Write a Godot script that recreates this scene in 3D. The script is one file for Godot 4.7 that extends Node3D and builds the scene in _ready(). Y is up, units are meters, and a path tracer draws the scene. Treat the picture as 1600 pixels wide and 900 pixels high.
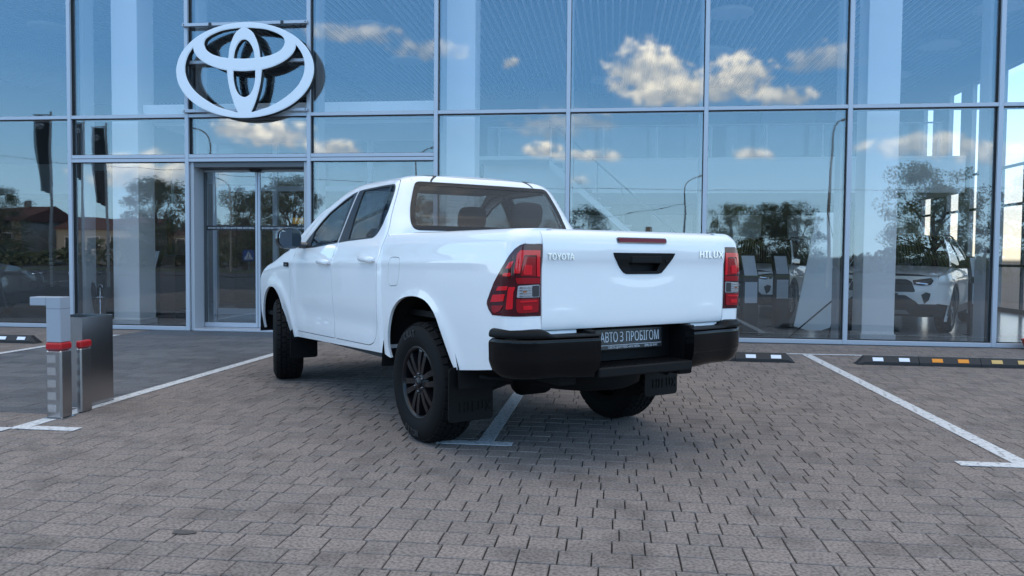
extends Node3D
# A white pickup parked before a glazed car showroom at dusk. World axes: x runs along the glass front, y is up,
# z points from the glass (z = 0) out over the forecourt. The building stands at z < 0.

var M := {}
var used := {}
var rng := RandomNumberGenerator.new()


# ------------------------------------------------------------------ mesh builder
class MB:
	var v := PackedVector3Array()
	var n := PackedVector3Array()
	var col := PackedColorArray()
	var tint := Color(1, 1, 1)
	var colored := false

	func tri(a: Vector3, b: Vector3, c: Vector3, na: Vector3, nb: Vector3, nc: Vector3) -> void:
		var g := (c - a).cross(b - a)
		if g.length_squared() < 1e-18:
			return
		v.append(a)
		n.append(na)
		if g.dot(na + nb + nc) >= 0.0:
			v.append(b); n.append(nb)
			v.append(c); n.append(nc)
		else:
			v.append(c); n.append(nc)
			v.append(b); n.append(nb)
		if colored:
			col.append(tint); col.append(tint); col.append(tint)

	func flat(a: Vector3, b: Vector3, c: Vector3, out: Vector3) -> void:
		var g := (c - a).cross(b - a)
		if g.length_squared() < 1e-18:
			return
		g = g.normalized()
		if g.dot(out) < 0.0:
			g = -g
		tri(a, b, c, g, g, g)

	func quad(a: Vector3, b: Vector3, c: Vector3, d: Vector3, out: Vector3) -> void:
		flat(a, b, c, out)
		flat(a, c, d, out)

	func box(t: Transform3D, s: Vector3, c := 0.0) -> void:
		var h := s * 0.5
		c = minf(c, minf(h.x, minf(h.y, h.z)) * 0.95)
		var px := []
		var py := []
		var pz := []
		for k in 8:
			var g := Vector3(1 if k & 1 else -1, 1 if k & 2 else -1, 1 if k & 4 else -1)
			px.append(t * Vector3(g.x * h.x, g.y * (h.y - c), g.z * (h.z - c)))
			py.append(t * Vector3(g.x * (h.x - c), g.y * h.y, g.z * (h.z - c)))
			pz.append(t * Vector3(g.x * (h.x - c), g.y * (h.y - c), g.z * h.z))
		var b := t.basis
		for q in 2:
			var sg := 1.0 if q else -1.0
			quad(px[q], px[q + 2], px[q + 6], px[q + 4], b.x * sg)
			quad(py[q * 2], py[q * 2 + 1], py[q * 2 + 5], py[q * 2 + 4], b.y * sg)
			quad(pz[q * 4], pz[q * 4 + 1], pz[q * 4 + 3], pz[q * 4 + 2], b.z * sg)
		if c <= 0.0:
			return
		for k in 4:
			var i: int = k & 1
			var j: int = k >> 1
			var si := 1.0 if i else -1.0
			var sj := 1.0 if j else -1.0
			var a: int = i + j * 2
			quad(px[a], px[a + 4], py[a + 4], py[a], b.x * si + b.y * sj)
			a = i + j * 4
			quad(px[a], px[a + 2], pz[a + 2], pz[a], b.x * si + b.z * sj)
			a = i * 2 + j * 4
			quad(py[a], py[a + 1], pz[a + 1], pz[a], b.y * si + b.z * sj)
		for k in 8:
			flat(px[k], py[k], pz[k], b.x * (1 if k & 1 else -1) + b.y * (1 if k & 2 else -1) + b.z * (1 if k & 4 else -1))

	# profile: (radius, height) pairs turned about the local y axis
	func lathe(t: Transform3D, prof: Array, seg := 32, smooth := true, from := 0.0, to := TAU) -> void:
		var m := prof.size()
		var nr := []
		for i in m - 1:
			var d: Vector2 = prof[i + 1] - prof[i]
			nr.append(Vector2(d.y, -d.x).normalized())
		for i in m - 1:
			var n0: Vector2 = nr[i]
			var n1: Vector2 = nr[i]
			if smooth and i > 0 and nr[i - 1].dot(nr[i]) > 0.5:
				n0 = (nr[i - 1] + nr[i]).normalized()
			if smooth and i < m - 2 and nr[i + 1].dot(nr[i]) > 0.5:
				n1 = (nr[i + 1] + nr[i]).normalized()
			var p0: Vector2 = prof[i]
			var p1: Vector2 = prof[i + 1]
			for k in seg:
				var a0 := from + (to - from) * k / seg
				var a1 := from + (to - from) * (k + 1) / seg
				var c0 := Vector3(cos(a0), 0, sin(a0))
				var c1 := Vector3(cos(a1), 0, sin(a1))
				var q := [c0 * p0.x + Vector3(0, p0.y, 0), c1 * p0.x + Vector3(0, p0.y, 0), c1 * p1.x + Vector3(0, p1.y, 0), c0 * p1.x + Vector3(0, p1.y, 0)]
				var w := [c0 * n0.x + Vector3(0, n0.y, 0), c1 * n0.x + Vector3(0, n0.y, 0), c1 * n1.x + Vector3(0, n1.y, 0), c0 * n1.x + Vector3(0, n1.y, 0)]
				for e in 4:
					q[e] = t * q[e]
					w[e] = (t.basis * w[e]).normalized()
				tri(q[0], q[1], q[2], w[0], w[1], w[2])
				tri(q[0], q[2], q[3], w[0], w[2], w[3])

	func tube(path: Array, radii: Array, seg := 8, cap := true) -> void:
		var m := path.size()
		var side := Vector3.ZERO
		var rings := []
		var outs := []
		for i in m:
			var d: Vector3 = (path[mini(i + 1, m - 1)] - path[maxi(i - 1, 0)]).normalized()
			if i == 0:
				side = d.cross(Vector3.UP if absf(d.y) < 0.9 else Vector3.RIGHT).normalized()
			else:
				side = (side - d * side.dot(d)).normalized()
			var other := d.cross(side)
			var ring := []
			var out := []
			for k in seg:
				var a := TAU * k / seg
				var o := side * cos(a) + other * sin(a)
				out.append(o)
				ring.append(path[i] + o * radii[mini(i, radii.size() - 1)])
			rings.append(ring)
			outs.append(out)
		for i in m - 1:
			for k in seg:
				var l := (k + 1) % seg
				tri(rings[i][k], rings[i][l], rings[i + 1][l], outs[i][k], outs[i][l], outs[i + 1][l])
				tri(rings[i][k], rings[i + 1][l], rings[i + 1][k], outs[i][k], outs[i + 1][l], outs[i + 1][k])
		if cap:
			for e in [0, m - 1]:
				var d2: Vector3 = (path[0] - path[1]) if e == 0 else (path[m - 1] - path[m - 2])
				for k in range(1, seg - 1):
					flat(rings[e][0], rings[e][k], rings[e][k + 1], d2)

	# a chain of closed outlines of equal length (arrays of Vector3), joined; smooth around if asked
	func loft(rings: Array, smooth := true, cap := true, closed := true) -> void:
		var m := rings.size()
		var k: int = rings[0].size()
		var mid := []
		for r in rings:
			var c := Vector3.ZERO
			for q in r:
				c += q
			mid.append(c / k)
		var kk := k if closed else k - 1
		var nor := []
		for i in m:
			var row := []
			for j in k:
				var up: Vector3 = rings[mini(i + 1, m - 1)][j] - rings[maxi(i - 1, 0)][j]
				var ar: Vector3
				if closed:
					ar = rings[i][(j + 1) % k] - rings[i][(j + k - 1) % k]
				else:
					ar = rings[i][mini(j + 1, k - 1)] - rings[i][maxi(j - 1, 0)]
				var g := up.cross(ar)
				g = g.normalized() if g.length_squared() > 1e-18 else Vector3.UP
				if g.dot(rings[i][j] - mid[i]) < 0:
					g = -g
				row.append(g)
			nor.append(row)
		for i in m - 1:
			for j in kk:
				var l := (j + 1) % k
				var a: Vector3 = rings[i][j]
				var b: Vector3 = rings[i][l]
				var c: Vector3 = rings[i + 1][l]
				var d: Vector3 = rings[i + 1][j]
				if smooth:
					tri(a, b, c, nor[i][j], nor[i][l], nor[i + 1][l])
					tri(a, c, d, nor[i][j], nor[i + 1][l], nor[i + 1][j])
				else:
					var o: Vector3 = (a + b + c + d) / 4.0 - (mid[i] + mid[i + 1]) / 2.0
					quad(a, b, c, d, o)
		if cap:
			for e in [0, m - 1]:
				var o2: Vector3 = (mid[0] - mid[1]) if e == 0 else (mid[m - 1] - mid[m - 2])
				for j in k:
					flat(mid[e], rings[e][j], rings[e][(j + 1) % k], o2)

	# an outline in the local xy plane, given depth along local z (from 0 to -depth), front face at z = 0
	func plate(t: Transform3D, poly: PackedVector2Array, depth: float, back := true) -> void:
		var ix := Geometry2D.triangulate_polygon(poly)
		for k in range(0, ix.size(), 3):
			var a := poly[ix[k]]
			var b := poly[ix[k + 1]]
			var c := poly[ix[k + 2]]
			flat(t * Vector3(a.x, a.y, 0), t * Vector3(b.x, b.y, 0), t * Vector3(c.x, c.y, 0), t.basis.z)
			if back:
				flat(t * Vector3(a.x, a.y, -depth), t * Vector3(b.x, b.y, -depth), t * Vector3(c.x, c.y, -depth), -t.basis.z)
		var turn := -1.0 if Geometry2D.is_polygon_clockwise(poly) else 1.0
		for k in poly.size():
			var a2 := poly[k]
			var b2 := poly[(k + 1) % poly.size()]
			var d := b2 - a2
			quad(t * Vector3(a2.x, a2.y, 0), t * Vector3(b2.x, b2.y, 0), t * Vector3(b2.x, b2.y, -depth), t * Vector3(a2.x, a2.y, -depth), t.basis * Vector3(d.y, -d.x, 0) * turn)

	# a skin over a curved surface: outlines live in the surface's (s, v) plane
	func panel(surf: Callable, outline: PackedVector2Array, holes: Array, cell: float, lift := 0.0, lip := 0.0, sgn := 1.0) -> void:
		var lo := outline[0]
		var hi := outline[0]
		for q in outline:
			lo = lo.min(q)
			hi = hi.max(q)
		var nx := int(ceil((hi.x - lo.x) / cell)) + 1
		var ny := int(ceil((hi.y - lo.y) / cell)) + 1
		var o := lo - Vector2(cell, cell) * 0.37
		nx += 1
		ny += 1
		var edge := PackedByteArray()
		edge.resize(nx * ny)
		for poly in [outline] + holes:
			for k in poly.size():
				var a: Vector2 = (poly[k] - o) / cell
				var b: Vector2 = (poly[(k + 1) % poly.size()] - o) / cell
				var steps := int(ceil(a.distance_to(b) * 4.0)) + 1
				for e in steps + 1:
					var q := a.lerp(b, float(e) / steps)
					for dx in [-0.02, 0.02]:
						for dy in [-0.02, 0.02]:
							var cx := int(floor(q.x + dx))
							var cy := int(floor(q.y + dy))
							if cx >= 0 and cy >= 0 and cx < nx and cy < ny:
								edge[cx + cy * nx] = 1
		var seen := {}
		var at := func(q: Vector2) -> Array:
			var key := Vector2i(int(round(q.x * 20000.0)), int(round(q.y * 20000.0)))
			if seen.has(key):
				return seen[key]
			var e := 0.002
			var p: Vector3 = surf.call(q.x, q.y)
			var ds: Vector3 = surf.call(q.x + e, q.y) - surf.call(q.x - e, q.y)
			var dv: Vector3 = surf.call(q.x, q.y + e) - surf.call(q.x, q.y - e)
			var g := ds.cross(dv).normalized() * sgn
			var r := [p + g * lift, g]
			seen[key] = r
			return r
		for cy in ny:
			for cx in nx:
				var c0 := o + Vector2(cx, cy) * cell
				var c2 := c0 + Vector2(cell, cell)
				var pieces := []
				if edge[cx + cy * nx]:
					pieces = Geometry2D.intersect_polygons(PackedVector2Array([c0, Vector2(c2.x, c0.y), c2, Vector2(c0.x, c2.y)]), outline)
					for hole in holes:
						var left := []
						for q in pieces:
							for w in Geometry2D.clip_polygons(q, hole):
								if not Geometry2D.is_polygon_clockwise(w):
									left.append(w)
						pieces = left
				else:
					var c := (c0 + c2) * 0.5
					if not Geometry2D.is_point_in_polygon(c, outline):
						continue
					var inside := true
					for hole in holes:
						if Geometry2D.is_point_in_polygon(c, hole):
							inside = false
							break
					if not inside:
						continue
					pieces = [PackedVector2Array([c0, Vector2(c2.x, c0.y), c2, Vector2(c0.x, c2.y)])]
				for q in pieces:
					var ix: PackedInt32Array
					if q.size() == 4 and not edge[cx + cy * nx]:
						ix = PackedInt32Array([0, 1, 2, 0, 2, 3])
					else:
						ix = Geometry2D.triangulate_polygon(q)
					for k in range(0, ix.size(), 3):
						var a: Array = at.call(q[ix[k]])
						var b: Array = at.call(q[ix[k + 1]])
						var d: Array = at.call(q[ix[k + 2]])
						tri(a[0], b[0], d[0], a[1], b[1], d[1])
		if lip <= 0.0:
			return
		for poly in [outline] + holes:
			var m: int = poly.size()
			for k in m:
				var a2: Vector2 = poly[k]
				var b2: Vector2 = poly[(k + 1) % m]
				var steps2 := int(ceil(a2.distance_to(b2) / cell))
				for e in steps2:
					var q0: Array = at.call(a2.lerp(b2, float(e) / steps2))
					var q1: Array = at.call(a2.lerp(b2, float(e + 1) / steps2))
					var out: Vector3 = (q1[0] - q0[0]).cross(q0[1])
					quad(q0[0], q1[0], q1[0] - q1[1] * lip, q0[0] - q0[1] * lip, out)

	func mirrored() -> MB:
		var r := MB.new()
		var f := Vector3(-1, 1, 1)
		for k in range(0, v.size(), 3):
			r.tri(v[k] * f, v[k + 1] * f, v[k + 2] * f, n[k] * f, n[k + 1] * f, n[k + 2] * f)
		return r

	func add(o: MB, t := Transform3D()) -> void:
		for k in range(0, o.v.size(), 3):
			tri(t * o.v[k], t * o.v[k + 1], t * o.v[k + 2], (t.basis * o.n[k]).normalized(), (t.basis * o.n[k + 1]).normalized(), (t.basis * o.n[k + 2]).normalized())

	func mesh() -> ArrayMesh:
		var a := []
		a.resize(Mesh.ARRAY_MAX)
		a[Mesh.ARRAY_VERTEX] = v
		a[Mesh.ARRAY_NORMAL] = n
		if colored:
			a[Mesh.ARRAY_COLOR] = col
		var r := ArrayMesh.new()
		r.add_surface_from_arrays(Mesh.PRIMITIVE_TRIANGLES, a)
		return r


# ------------------------------------------------------------------ scene helpers
func lin(r: float, g: float, b: float, a := 1.0) -> Color:
	var c := Color(r, g, b).linear_to_srgb()
	c.a = a
	return c


func mat(called: String, c: Color, rough := 0.6, metal := 0.0, spec := 0.5) -> StandardMaterial3D:
	var m := StandardMaterial3D.new()
	m.resource_name = called
	m.albedo_color = c
	m.roughness = rough
	m.metallic = metal
	m.metallic_specular = spec
	M[called] = m
	return m


func pane_mat(called: String, dark: float, c := Color(0.01, 0.012, 0.014)) -> StandardMaterial3D:
	var m := mat(called, Color(c.r, c.g, c.b, dark), 0.0)
	m.transparency = BaseMaterial3D.TRANSPARENCY_ALPHA
	return m


func noise_tex(size: int, freq: float, seed_: int, ramp: Array, octaves := 4, type := FastNoiseLite.TYPE_SIMPLEX_SMOOTH, as_normal := 0.0) -> NoiseTexture2D:
	var f := FastNoiseLite.new()
	f.seed = seed_
	f.noise_type = type
	f.frequency = freq
	f.fractal_octaves = octaves
	var t := NoiseTexture2D.new()
	t.width = size
	t.height = size
	t.seamless = true
	t.noise = f
	if as_normal > 0.0:
		t.as_normal_map = true
		t.bump_strength = as_normal
	elif ramp.size():
		var g := Gradient.new()
		var off := PackedFloat32Array()
		var cs := PackedColorArray()
		for k in ramp:
			off.append(k[0])
			cs.append(k[1])
		g.offsets = off
		g.colors = cs
		t.color_ramp = g
	return t


func grey(v: float) -> Color:
	return Color(v, v, v)


func numbered(called: String) -> String:
	used[called] = used.get(called, -1) + 1
	return called if used[called] == 0 else "%s_%03d" % [called, used[called]]


func thing(called: String, label: String, category: String, at := Vector3.ZERO, turn := 0.0, group := "") -> Node3D:
	var o := Node3D.new()
	o.name = numbered(called)
	add_child(o)
	o.position = at
	o.rotation.y = turn
	o.set_meta("label", label)
	o.set_meta("category", category)
	if group:
		o.set_meta("group", group)
	return o


func part(called: String, mb, m: Material, parent: Node, label := "") -> MeshInstance3D:
	var o := MeshInstance3D.new()
	o.name = called
	o.mesh = mb.mesh() if mb is MB else mb
	o.material_override = m
	parent.add_child(o, true)
	if label:
		o.set_meta("label", label)
	return o


func tag(o: Node, label: String, category: String, group := "") -> void:
	o.set_meta("label", label)
	o.set_meta("category", category)
	if group:
		o.set_meta("group", group)


func group_node(called: String, parent: Node) -> Node3D:
	var o := Node3D.new()
	o.name = called
	parent.add_child(o, true)
	return o


func structure(called: String, mb: MB, m: Material) -> MeshInstance3D:
	var o := part(called, mb, m, self)
	o.set_meta("kind", "structure")
	return o


func bx(x0: float, x1: float, y0: float, y1: float, z0: float, z1: float, c := 0.0) -> MB:
	var b := MB.new()
	b.box(Transform3D(Basis(), Vector3(x0 + x1, y0 + y1, z0 + z1) / 2.0), Vector3(absf(x1 - x0), absf(y1 - y0), absf(z1 - z0)), c)
	return b


func P2(a: Array) -> PackedVector2Array:
	var r := PackedVector2Array()
	for k in a.size() / 2:
		r.append(Vector2(a[k * 2], a[k * 2 + 1]))
	return r


# corners of an outline rounded off by about r
func rounded(p: PackedVector2Array, r: float, n := 4) -> PackedVector2Array:
	var q := PackedVector2Array()
	var m := p.size()
	for k in m:
		var a := p[(k + m - 1) % m]
		var b := p[k]
		var c := p[(k + 1) % m]
		var da := minf(r, a.distance_to(b) * 0.49)
		var dc := minf(r, c.distance_to(b) * 0.49)
		var s := b + (a - b).normalized() * da
		var e := b + (c - b).normalized() * dc
		for i in n + 1:
			var t := float(i) / n
			q.append(s.lerp(b, t).lerp(b.lerp(e, t), t))
	return q


func smoothed(p: Array, per := 4) -> PackedVector2Array:
	# an open run of points drawn through by a Catmull-Rom curve
	var q := PackedVector2Array()
	for k in p.size() - 1:
		for i in per:
			q.append(p[k].cubic_interpolate(p[k + 1], p[maxi(k - 1, 0)], p[mini(k + 2, p.size() - 1)], float(i) / per))
	q.append(p[p.size() - 1])
	return q


func letters(txt: String, height: float, depth: float, serif := false, bold := false) -> Mesh:
	var t := TextMesh.new()
	var f := SystemFont.new()
	f.font_names = PackedStringArray(["Droid Serif" if serif else "Droid Sans"])
	if bold:
		f.font_weight = 700
	t.font = f
	t.text = txt
	t.font_size = 64
	t.pixel_size = height / 46.0
	t.depth = depth
	t.curve_step = 4.0
	return t


# ------------------------------------------------------------------ camera, sky, sun
const SUN_AZ := 176.0   # degrees, measured from +z towards +x: low behind the building
const SUN_EL := 4.5


func setup() -> void:
	var cam := Camera3D.new()
	cam.name = "camera"
	cam.fov = rad_to_deg(2.0 * atan(450.0 / 1250.0))
	cam.near = 0.05
	cam.far = 900.0
	cam.transform = Transform3D(Basis(Vector3.UP, 0.1248) * Basis(Vector3.RIGHT, -0.0401) * Basis(Vector3(0, 0, 1), 0.0085), Vector3(8.553, 1.2104, 11.8))
	cam.current = true
	add_child(cam)
	var env := Environment.new()
	env.background_mode = Environment.BG_SKY
	env.tonemap_mode = Environment.TONE_MAPPER_LINEAR
	env.tonemap_exposure = 1.52
	env.sdfgi_enabled = true
	env.ssao_enabled = true
	env.ssil_enabled = true
	var sky := Sky.new()
	var sm := PanoramaSkyMaterial.new()
	sm.panorama = ImageTexture.create_from_image(sky_image())
	sky.sky_material = sm
	env.sky = sky
	var we := WorldEnvironment.new()
	we.name = "world"
	we.environment = env
	add_child(we)
	var sun := DirectionalLight3D.new()
	sun.name = "sun"
	sun.light_energy = 0.6
	sun.light_color = Color(1.0, 0.86, 0.66)
	sun.light_angular_distance = 0.6
	sun.shadow_enabled = true
	var az := deg_to_rad(SUN_AZ)
	var el := deg_to_rad(SUN_EL)
	var to := Vector3(sin(az) * cos(el), sin(el), cos(az) * cos(el))
	sun.basis = Basis.looking_at(-to, Vector3.UP)
	add_child(sun)


func grad(stops: Array, e: float) -> Color:
	for k in stops.size() - 1:
		if e <= stops[k + 1][0]:
			var t: float = (e - stops[k][0]) / (stops[k + 1][0] - stops[k][0])
			return stops[k][1].lerp(stops[k + 1][1], clampf(t, 0, 1))
	return stops[stops.size() - 1][1]


func sky_image() -> Image:
	var w := 2560
	var h := 1280
	var im := Image.create(w, h, false, Image.FORMAT_RGBF)
	im.fill(Color(0.16, 0.16, 0.165))
	var far := [[0.0, Color(1.06, 1.52, 1.78)], [3.0, Color(0.92, 1.44, 1.82)], [7.0, Color(0.65, 1.22, 1.80)], [12.0, Color(0.36, 0.88, 1.62)], [20.0, Color(0.30, 0.74, 1.46)], [32.0, Color(0.60, 0.82, 1.14)], [48.0, Color(0.72, 0.84, 1.00)], [66.0, Color(1.10, 1.04, 0.99)], [90.0, Color(1.24, 1.13, 1.03)]]
	var near := [[0.0, Color(1.6, 1.4, 1.0)], [3.0, Color(1.25, 1.30, 1.22)], [7.0, Color(0.95, 1.30, 1.62)], [12.0, Color(0.62, 1.06, 1.60)], [20.0, Color(0.56, 0.96, 1.50)], [32.0, Color(0.74, 0.92, 1.16)], [48.0, Color(0.82, 0.90, 1.02)], [66.0, Color(1.12, 1.05, 1.0)], [90.0, Color(1.24, 1.13, 1.03)]]
	var cw := PackedFloat32Array()
	for x in w:
		# panorama: u = atan2(dir.x, -dir.z) / TAU, wrapped
		var a := (x + 0.5) / w * TAU
		var az := rad_to_deg(atan2(sin(a), -cos(a)))
		cw.append(pow(0.5 + 0.5 * cos(deg_to_rad(az - SUN_AZ)), 2.2))
	for y in h / 2:
		var e := 90.0 - (y + 0.5) / h * 180.0
		var c0 := grad(far, e)
		var c1 := grad(near, e)
		for x in w:
			im.set_pixel(x, y, c0.lerp(c1, cw[x]))
	# clouds: [azimuth from +z, elevation, half width, half height, weight]
	var clouds := [
		[2.3, 12.6, 3.3, 2.4, 1.2], [4.2, 11.1, 3.8, 1.25, 0.95], [6.5, 11.5, 2.6, 1.5, 0.75], [8.4, 12.0, 2.6, 1.9, 1.05], [11.2, 10.6, 2.4, 0.9, 0.8], [13.8, 12.9, 2.6, 1.2, 0.42],
		[-23.8, 7.9, 3.2, 1.3, 1.1], [-26.2, 8.3, 1.7, 0.9, 0.9], [-20.0, 7.2, 2.6, 0.75, 0.85], [-5.2, 7.5, 1.7, 0.8, 0.95], [-3.2, 9.2, 4.2, 1.3, 0.36], [-1.8, 7.0, 2.9, 0.55, 0.7],
		[-7.4, 13.2, 0.8, 0.55, 0.75], [-18.5, 14.9, 4.5, 0.8, 0.5], [-13.0, 14.0, 3.0, 0.9, 0.4], [19.7, 7.0, 4.6, 0.9, 0.6], [9.5, 6.9, 1.6, 0.6, 0.7], [-31.0, 5.0, 5.0, 1.4, 0.8], [23.5, 6.4, 3.0, 0.9, 0.6],
		[-2.5, 5.3, 1.0, 0.4, 0.5], [-62, 14, 9, 4, 0.9], [52, 11, 8, 3, 0.9], [84, 16, 10, 4, 0.8], [-100, 12, 11, 4, 0.9], [-14, 27, 9, 3, 0.22], [26, 33, 12, 4, 0.25], [120, 20, 12, 5, 0.8], [170, 12, 14, 3, 0.8], [-150, 16, 12, 4, 0.9], [-48, 42, 14, 5, 0.5], [70, 48, 16, 6, 0.5], [-120, 50, 18, 6, 0.5],
	]
	var f := FastNoiseLite.new()
	f.seed = 11
	f.frequency = 0.38
	f.fractal_octaves = 5
	f.fractal_gain = 0.55
	for c in clouds:
		var reach := 1.7
		var k := maxf(0.25, cos(deg_to_rad(c[1])))
		for yy in range(int((90.0 - c[1] - c[3] * reach) / 180.0 * h), int((90.0 - c[1] + c[3] * reach) / 180.0 * h) + 1):
			if yy < 0 or yy >= h / 2 - 8:
				continue
			var e := 90.0 - (yy + 0.5) / h * 180.0
			var dy: float = (e - c[1]) / c[3]
			var span: float = c[2] * reach / k
			var steps := int(span * 2.0 / 360.0 * w) + 1
			for s in steps:
				var az: float = c[0] - span + 360.0 * s / w
				var u := fposmod((PI - deg_to_rad(az)) / TAU, 1.0)
				var dx: float = (az - c[0]) * k / c[2]
				var scale := clampf(3.2 / c[2], 0.28, 1.0)
				var nz := f.get_noise_3d(az * k * 2.2 * scale, e * 3.0 * scale, c[0] * 3.7)
				var fl := dy * (1.35 if dy < 0.0 else 1.0)
				var d: float = 1.0 - dx * dx - fl * fl + nz * 0.95
				d = smoothstep(0.03, 0.88, d) * minf(c[4], 1.0)
				if d <= 0.003:
					continue
				var xx := int(u * w) % w
				var was := im.get_pixel(xx, yy)
				var lit := clampf(0.46 + dy * 0.60 + nz * 0.8 - dx * 0.10, 0.0, 1.0)
				var cc: Color = Color(1.15, 1.28, 1.45).lerp(Color(3.3, 2.95, 2.5), lit * lit) * (0.72 + 0.32 * c[4])
				im.set_pixel(xx, yy, was.lerp(cc, d))
	return im


# ------------------------------------------------------------------ ground
func ground() -> void:
	var spots := noise_tex(1024, 0.006, 5, [[0.0, grey(0.80)], [0.3, grey(0.93)], [0.5, grey(1.0)], [0.75, grey(0.95)], [1.0, grey(1.0)]], 6)
	var speck := noise_tex(512, 0.045, 9, [[0.0, grey(0.62)], [0.35, grey(0.84)], [0.55, grey(0.95)], [0.75, grey(1.0)], [1.0, grey(1.0)]], 5)
	var bump := noise_tex(512, 0.16, 3, [], 3, FastNoiseLite.TYPE_SIMPLEX_SMOOTH, 3.0)
	var asphalt := mat("asphalt", lin(0.06, 0.06, 0.062), 0.9)
	asphalt.albedo_texture = speck
	asphalt.uv1_triplanar = true
	asphalt.uv1_world_triplanar = true
	asphalt.uv1_scale = Vector3.ONE * 0.8
	var sheet := MB.new()
	sheet.quad(Vector3(-320, -0.06, -320), Vector3(320, -0.06, -320), Vector3(320, -0.06, 320), Vector3(-320, -0.06, 320), Vector3.UP)
	structure("ground", sheet, asphalt)
	# street beyond the forecourt, seen in the glass
	var road := MB.new()
	road.box(Transform3D(Basis(), Vector3(0, -0.04, 34)), Vector3(300, 0.03, 9))
	structure("road", road, mat("road_asphalt", lin(0.045, 0.045, 0.05), 0.9))
	var verge := MB.new()
	verge.box(Transform3D(Basis(), Vector3(0, -0.03, 41.5)), Vector3(300, 0.05, 5))
	structure("grass_verge", verge, mat("verge", lin(0.05, 0.075, 0.025), 1.0))

	var joint := mat("joint_sand", lin(0.026, 0.024, 0.022), 0.95)
	var stone := func(called: String, c: Color) -> StandardMaterial3D:
		var m := mat(called, c, 0.78, 0.0, 0.35)
		m.albedo_texture = speck
		m.uv1_triplanar = true
		m.uv1_world_triplanar = true
		m.uv1_scale = Vector3.ONE * 2.1
		m.detail_enabled = true
		m.detail_blend_mode = BaseMaterial3D.BLEND_MODE_MUL
		m.detail_albedo = spots
		m.detail_uv_layer = BaseMaterial3D.DETAIL_UV_2
		m.uv2_triplanar = true
		m.uv2_world_triplanar = true
		m.uv2_scale = Vector3.ONE * 0.33
		m.normal_enabled = true
		m.normal_texture = bump
		m.normal_scale = 0.5
		return m
	# paved court: rows parallel to the glass front, stones of four lengths
	var court := structure("paved_court", slab_sheet(-5.0, 20.0, 0.07, 13.2, -0.014), joint)
	var tones := [lin(0.268, 0.228, 0.206), lin(0.256, 0.220, 0.201), lin(0.280, 0.237, 0.213), lin(0.243, 0.211, 0.194)]
	var mats := []
	for k in 4:
		mats.append(stone.call("paver_tone_%d" % k, tones[k]))
	var mass_mat: StandardMaterial3D = stone.call("paver_mass", Color(1, 1, 1))
	mass_mat.vertex_color_use_as_albedo = true
	var lengths := [0.105, 0.135, 0.162, 0.19]
	var meshes := []
	for l in lengths:
		var b := MB.new()
		paver(b, Vector3.ZERO, l - 0.006, 0.1395)
		meshes.append(b.mesh())
	var mass := MB.new()
	mass.colored = true
	rng.seed = 77
	var rows := []
	var z := 0.114
	while z < 13.0:
		var x := -4.9 + rng.randf() * 0.2
		var last := -1
		while x < 19.8:
			var k: int = [0, 1, 1, 2, 2, 3, 3][rng.randi() % 7]
			if k == last and rng.randf() < 0.5:
				k = (k + 1 + rng.randi() % 3) % 4
			last = k
			var l: float = lengths[k]
			var c := Vector3(x + l / 2, 0.0, z + 0.074)
			x += l
			var lo := c.x - l / 2
			var hi := c.x + l / 2
			if c.z < 6.30 and hi > 1.40 and lo < 4.50:
				if lo < 1.36:
					hi = 1.398
				elif hi > 4.54:
					lo = 4.502
				else:
					continue
				k = -1
			rows.append([Vector3((lo + hi) / 2, 0.0, c.z), k, rng.randi() % 4, rng.randf_range(-0.0012, 0.0012), rng.randf_range(-0.006, 0.006), hi - lo])
		z += 0.148
	# the stones that show largest are pieces of their own
	var eye := Vector3(8.553, 1.21, 11.8)
	var fwd := Vector3(-sin(0.1248), 0, -cos(0.1248))
	var near := []
	for i in rows.size():
		var d: Vector3 = rows[i][0] - eye
		var dep := d.dot(fwd)
		var side := absf(d.dot(Vector3(fwd.z, 0, -fwd.x)))
		if dep > 3.0 and side < dep * 0.66 and dep < 7.0 and rows[i][1] >= 0:
			near.append([dep, i])
	near.sort_custom(func(a, b): return a[0] < b[0])
	var single := {}
	for i in mini(300, near.size()):
		single[near[i][1]] = true
	for i in rows.size():
		var r: Array = rows[i]
		var at: Vector3 = r[0] + Vector3(0, r[3], 0)
		var tilt := Basis(Vector3.RIGHT, r[4] * 0.5) * Basis(Vector3(0, 0, 1), r[4])
		if single.has(i):
			var o := part("paver", meshes[r[1]], mats[r[2]], court)
			o.transform = Transform3D(tilt, at)
		else:
			var t: Color = tones[r[2]].srgb_to_linear()
			mass.tint = t
			paver(mass, at, r[5] - 0.006, 0.1395, tilt)
	var rest := part("paver_field", mass, mass_mat, court)
	rest.set_meta("kind", "stuff")

	# smoother, longer slabs before the entrance
	var walk := structure("entrance_pavement", slab_sheet(1.40, 4.50, 0.74, 6.33, -0.012), joint)
	var slab_mats := []
	for c in [lin(0.158, 0.158, 0.166), lin(0.140, 0.140, 0.148), lin(0.172, 0.172, 0.178), lin(0.128, 0.130, 0.138)]:
		var m: StandardMaterial3D = stone.call("slab_tone_%d" % slab_mats.size(), c)
		m.roughness = 0.55
		m.uv2_scale = Vector3.ONE * 0.5
		slab_mats.append(m)
	var sz := 0.75
	var r2 := 0
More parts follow.
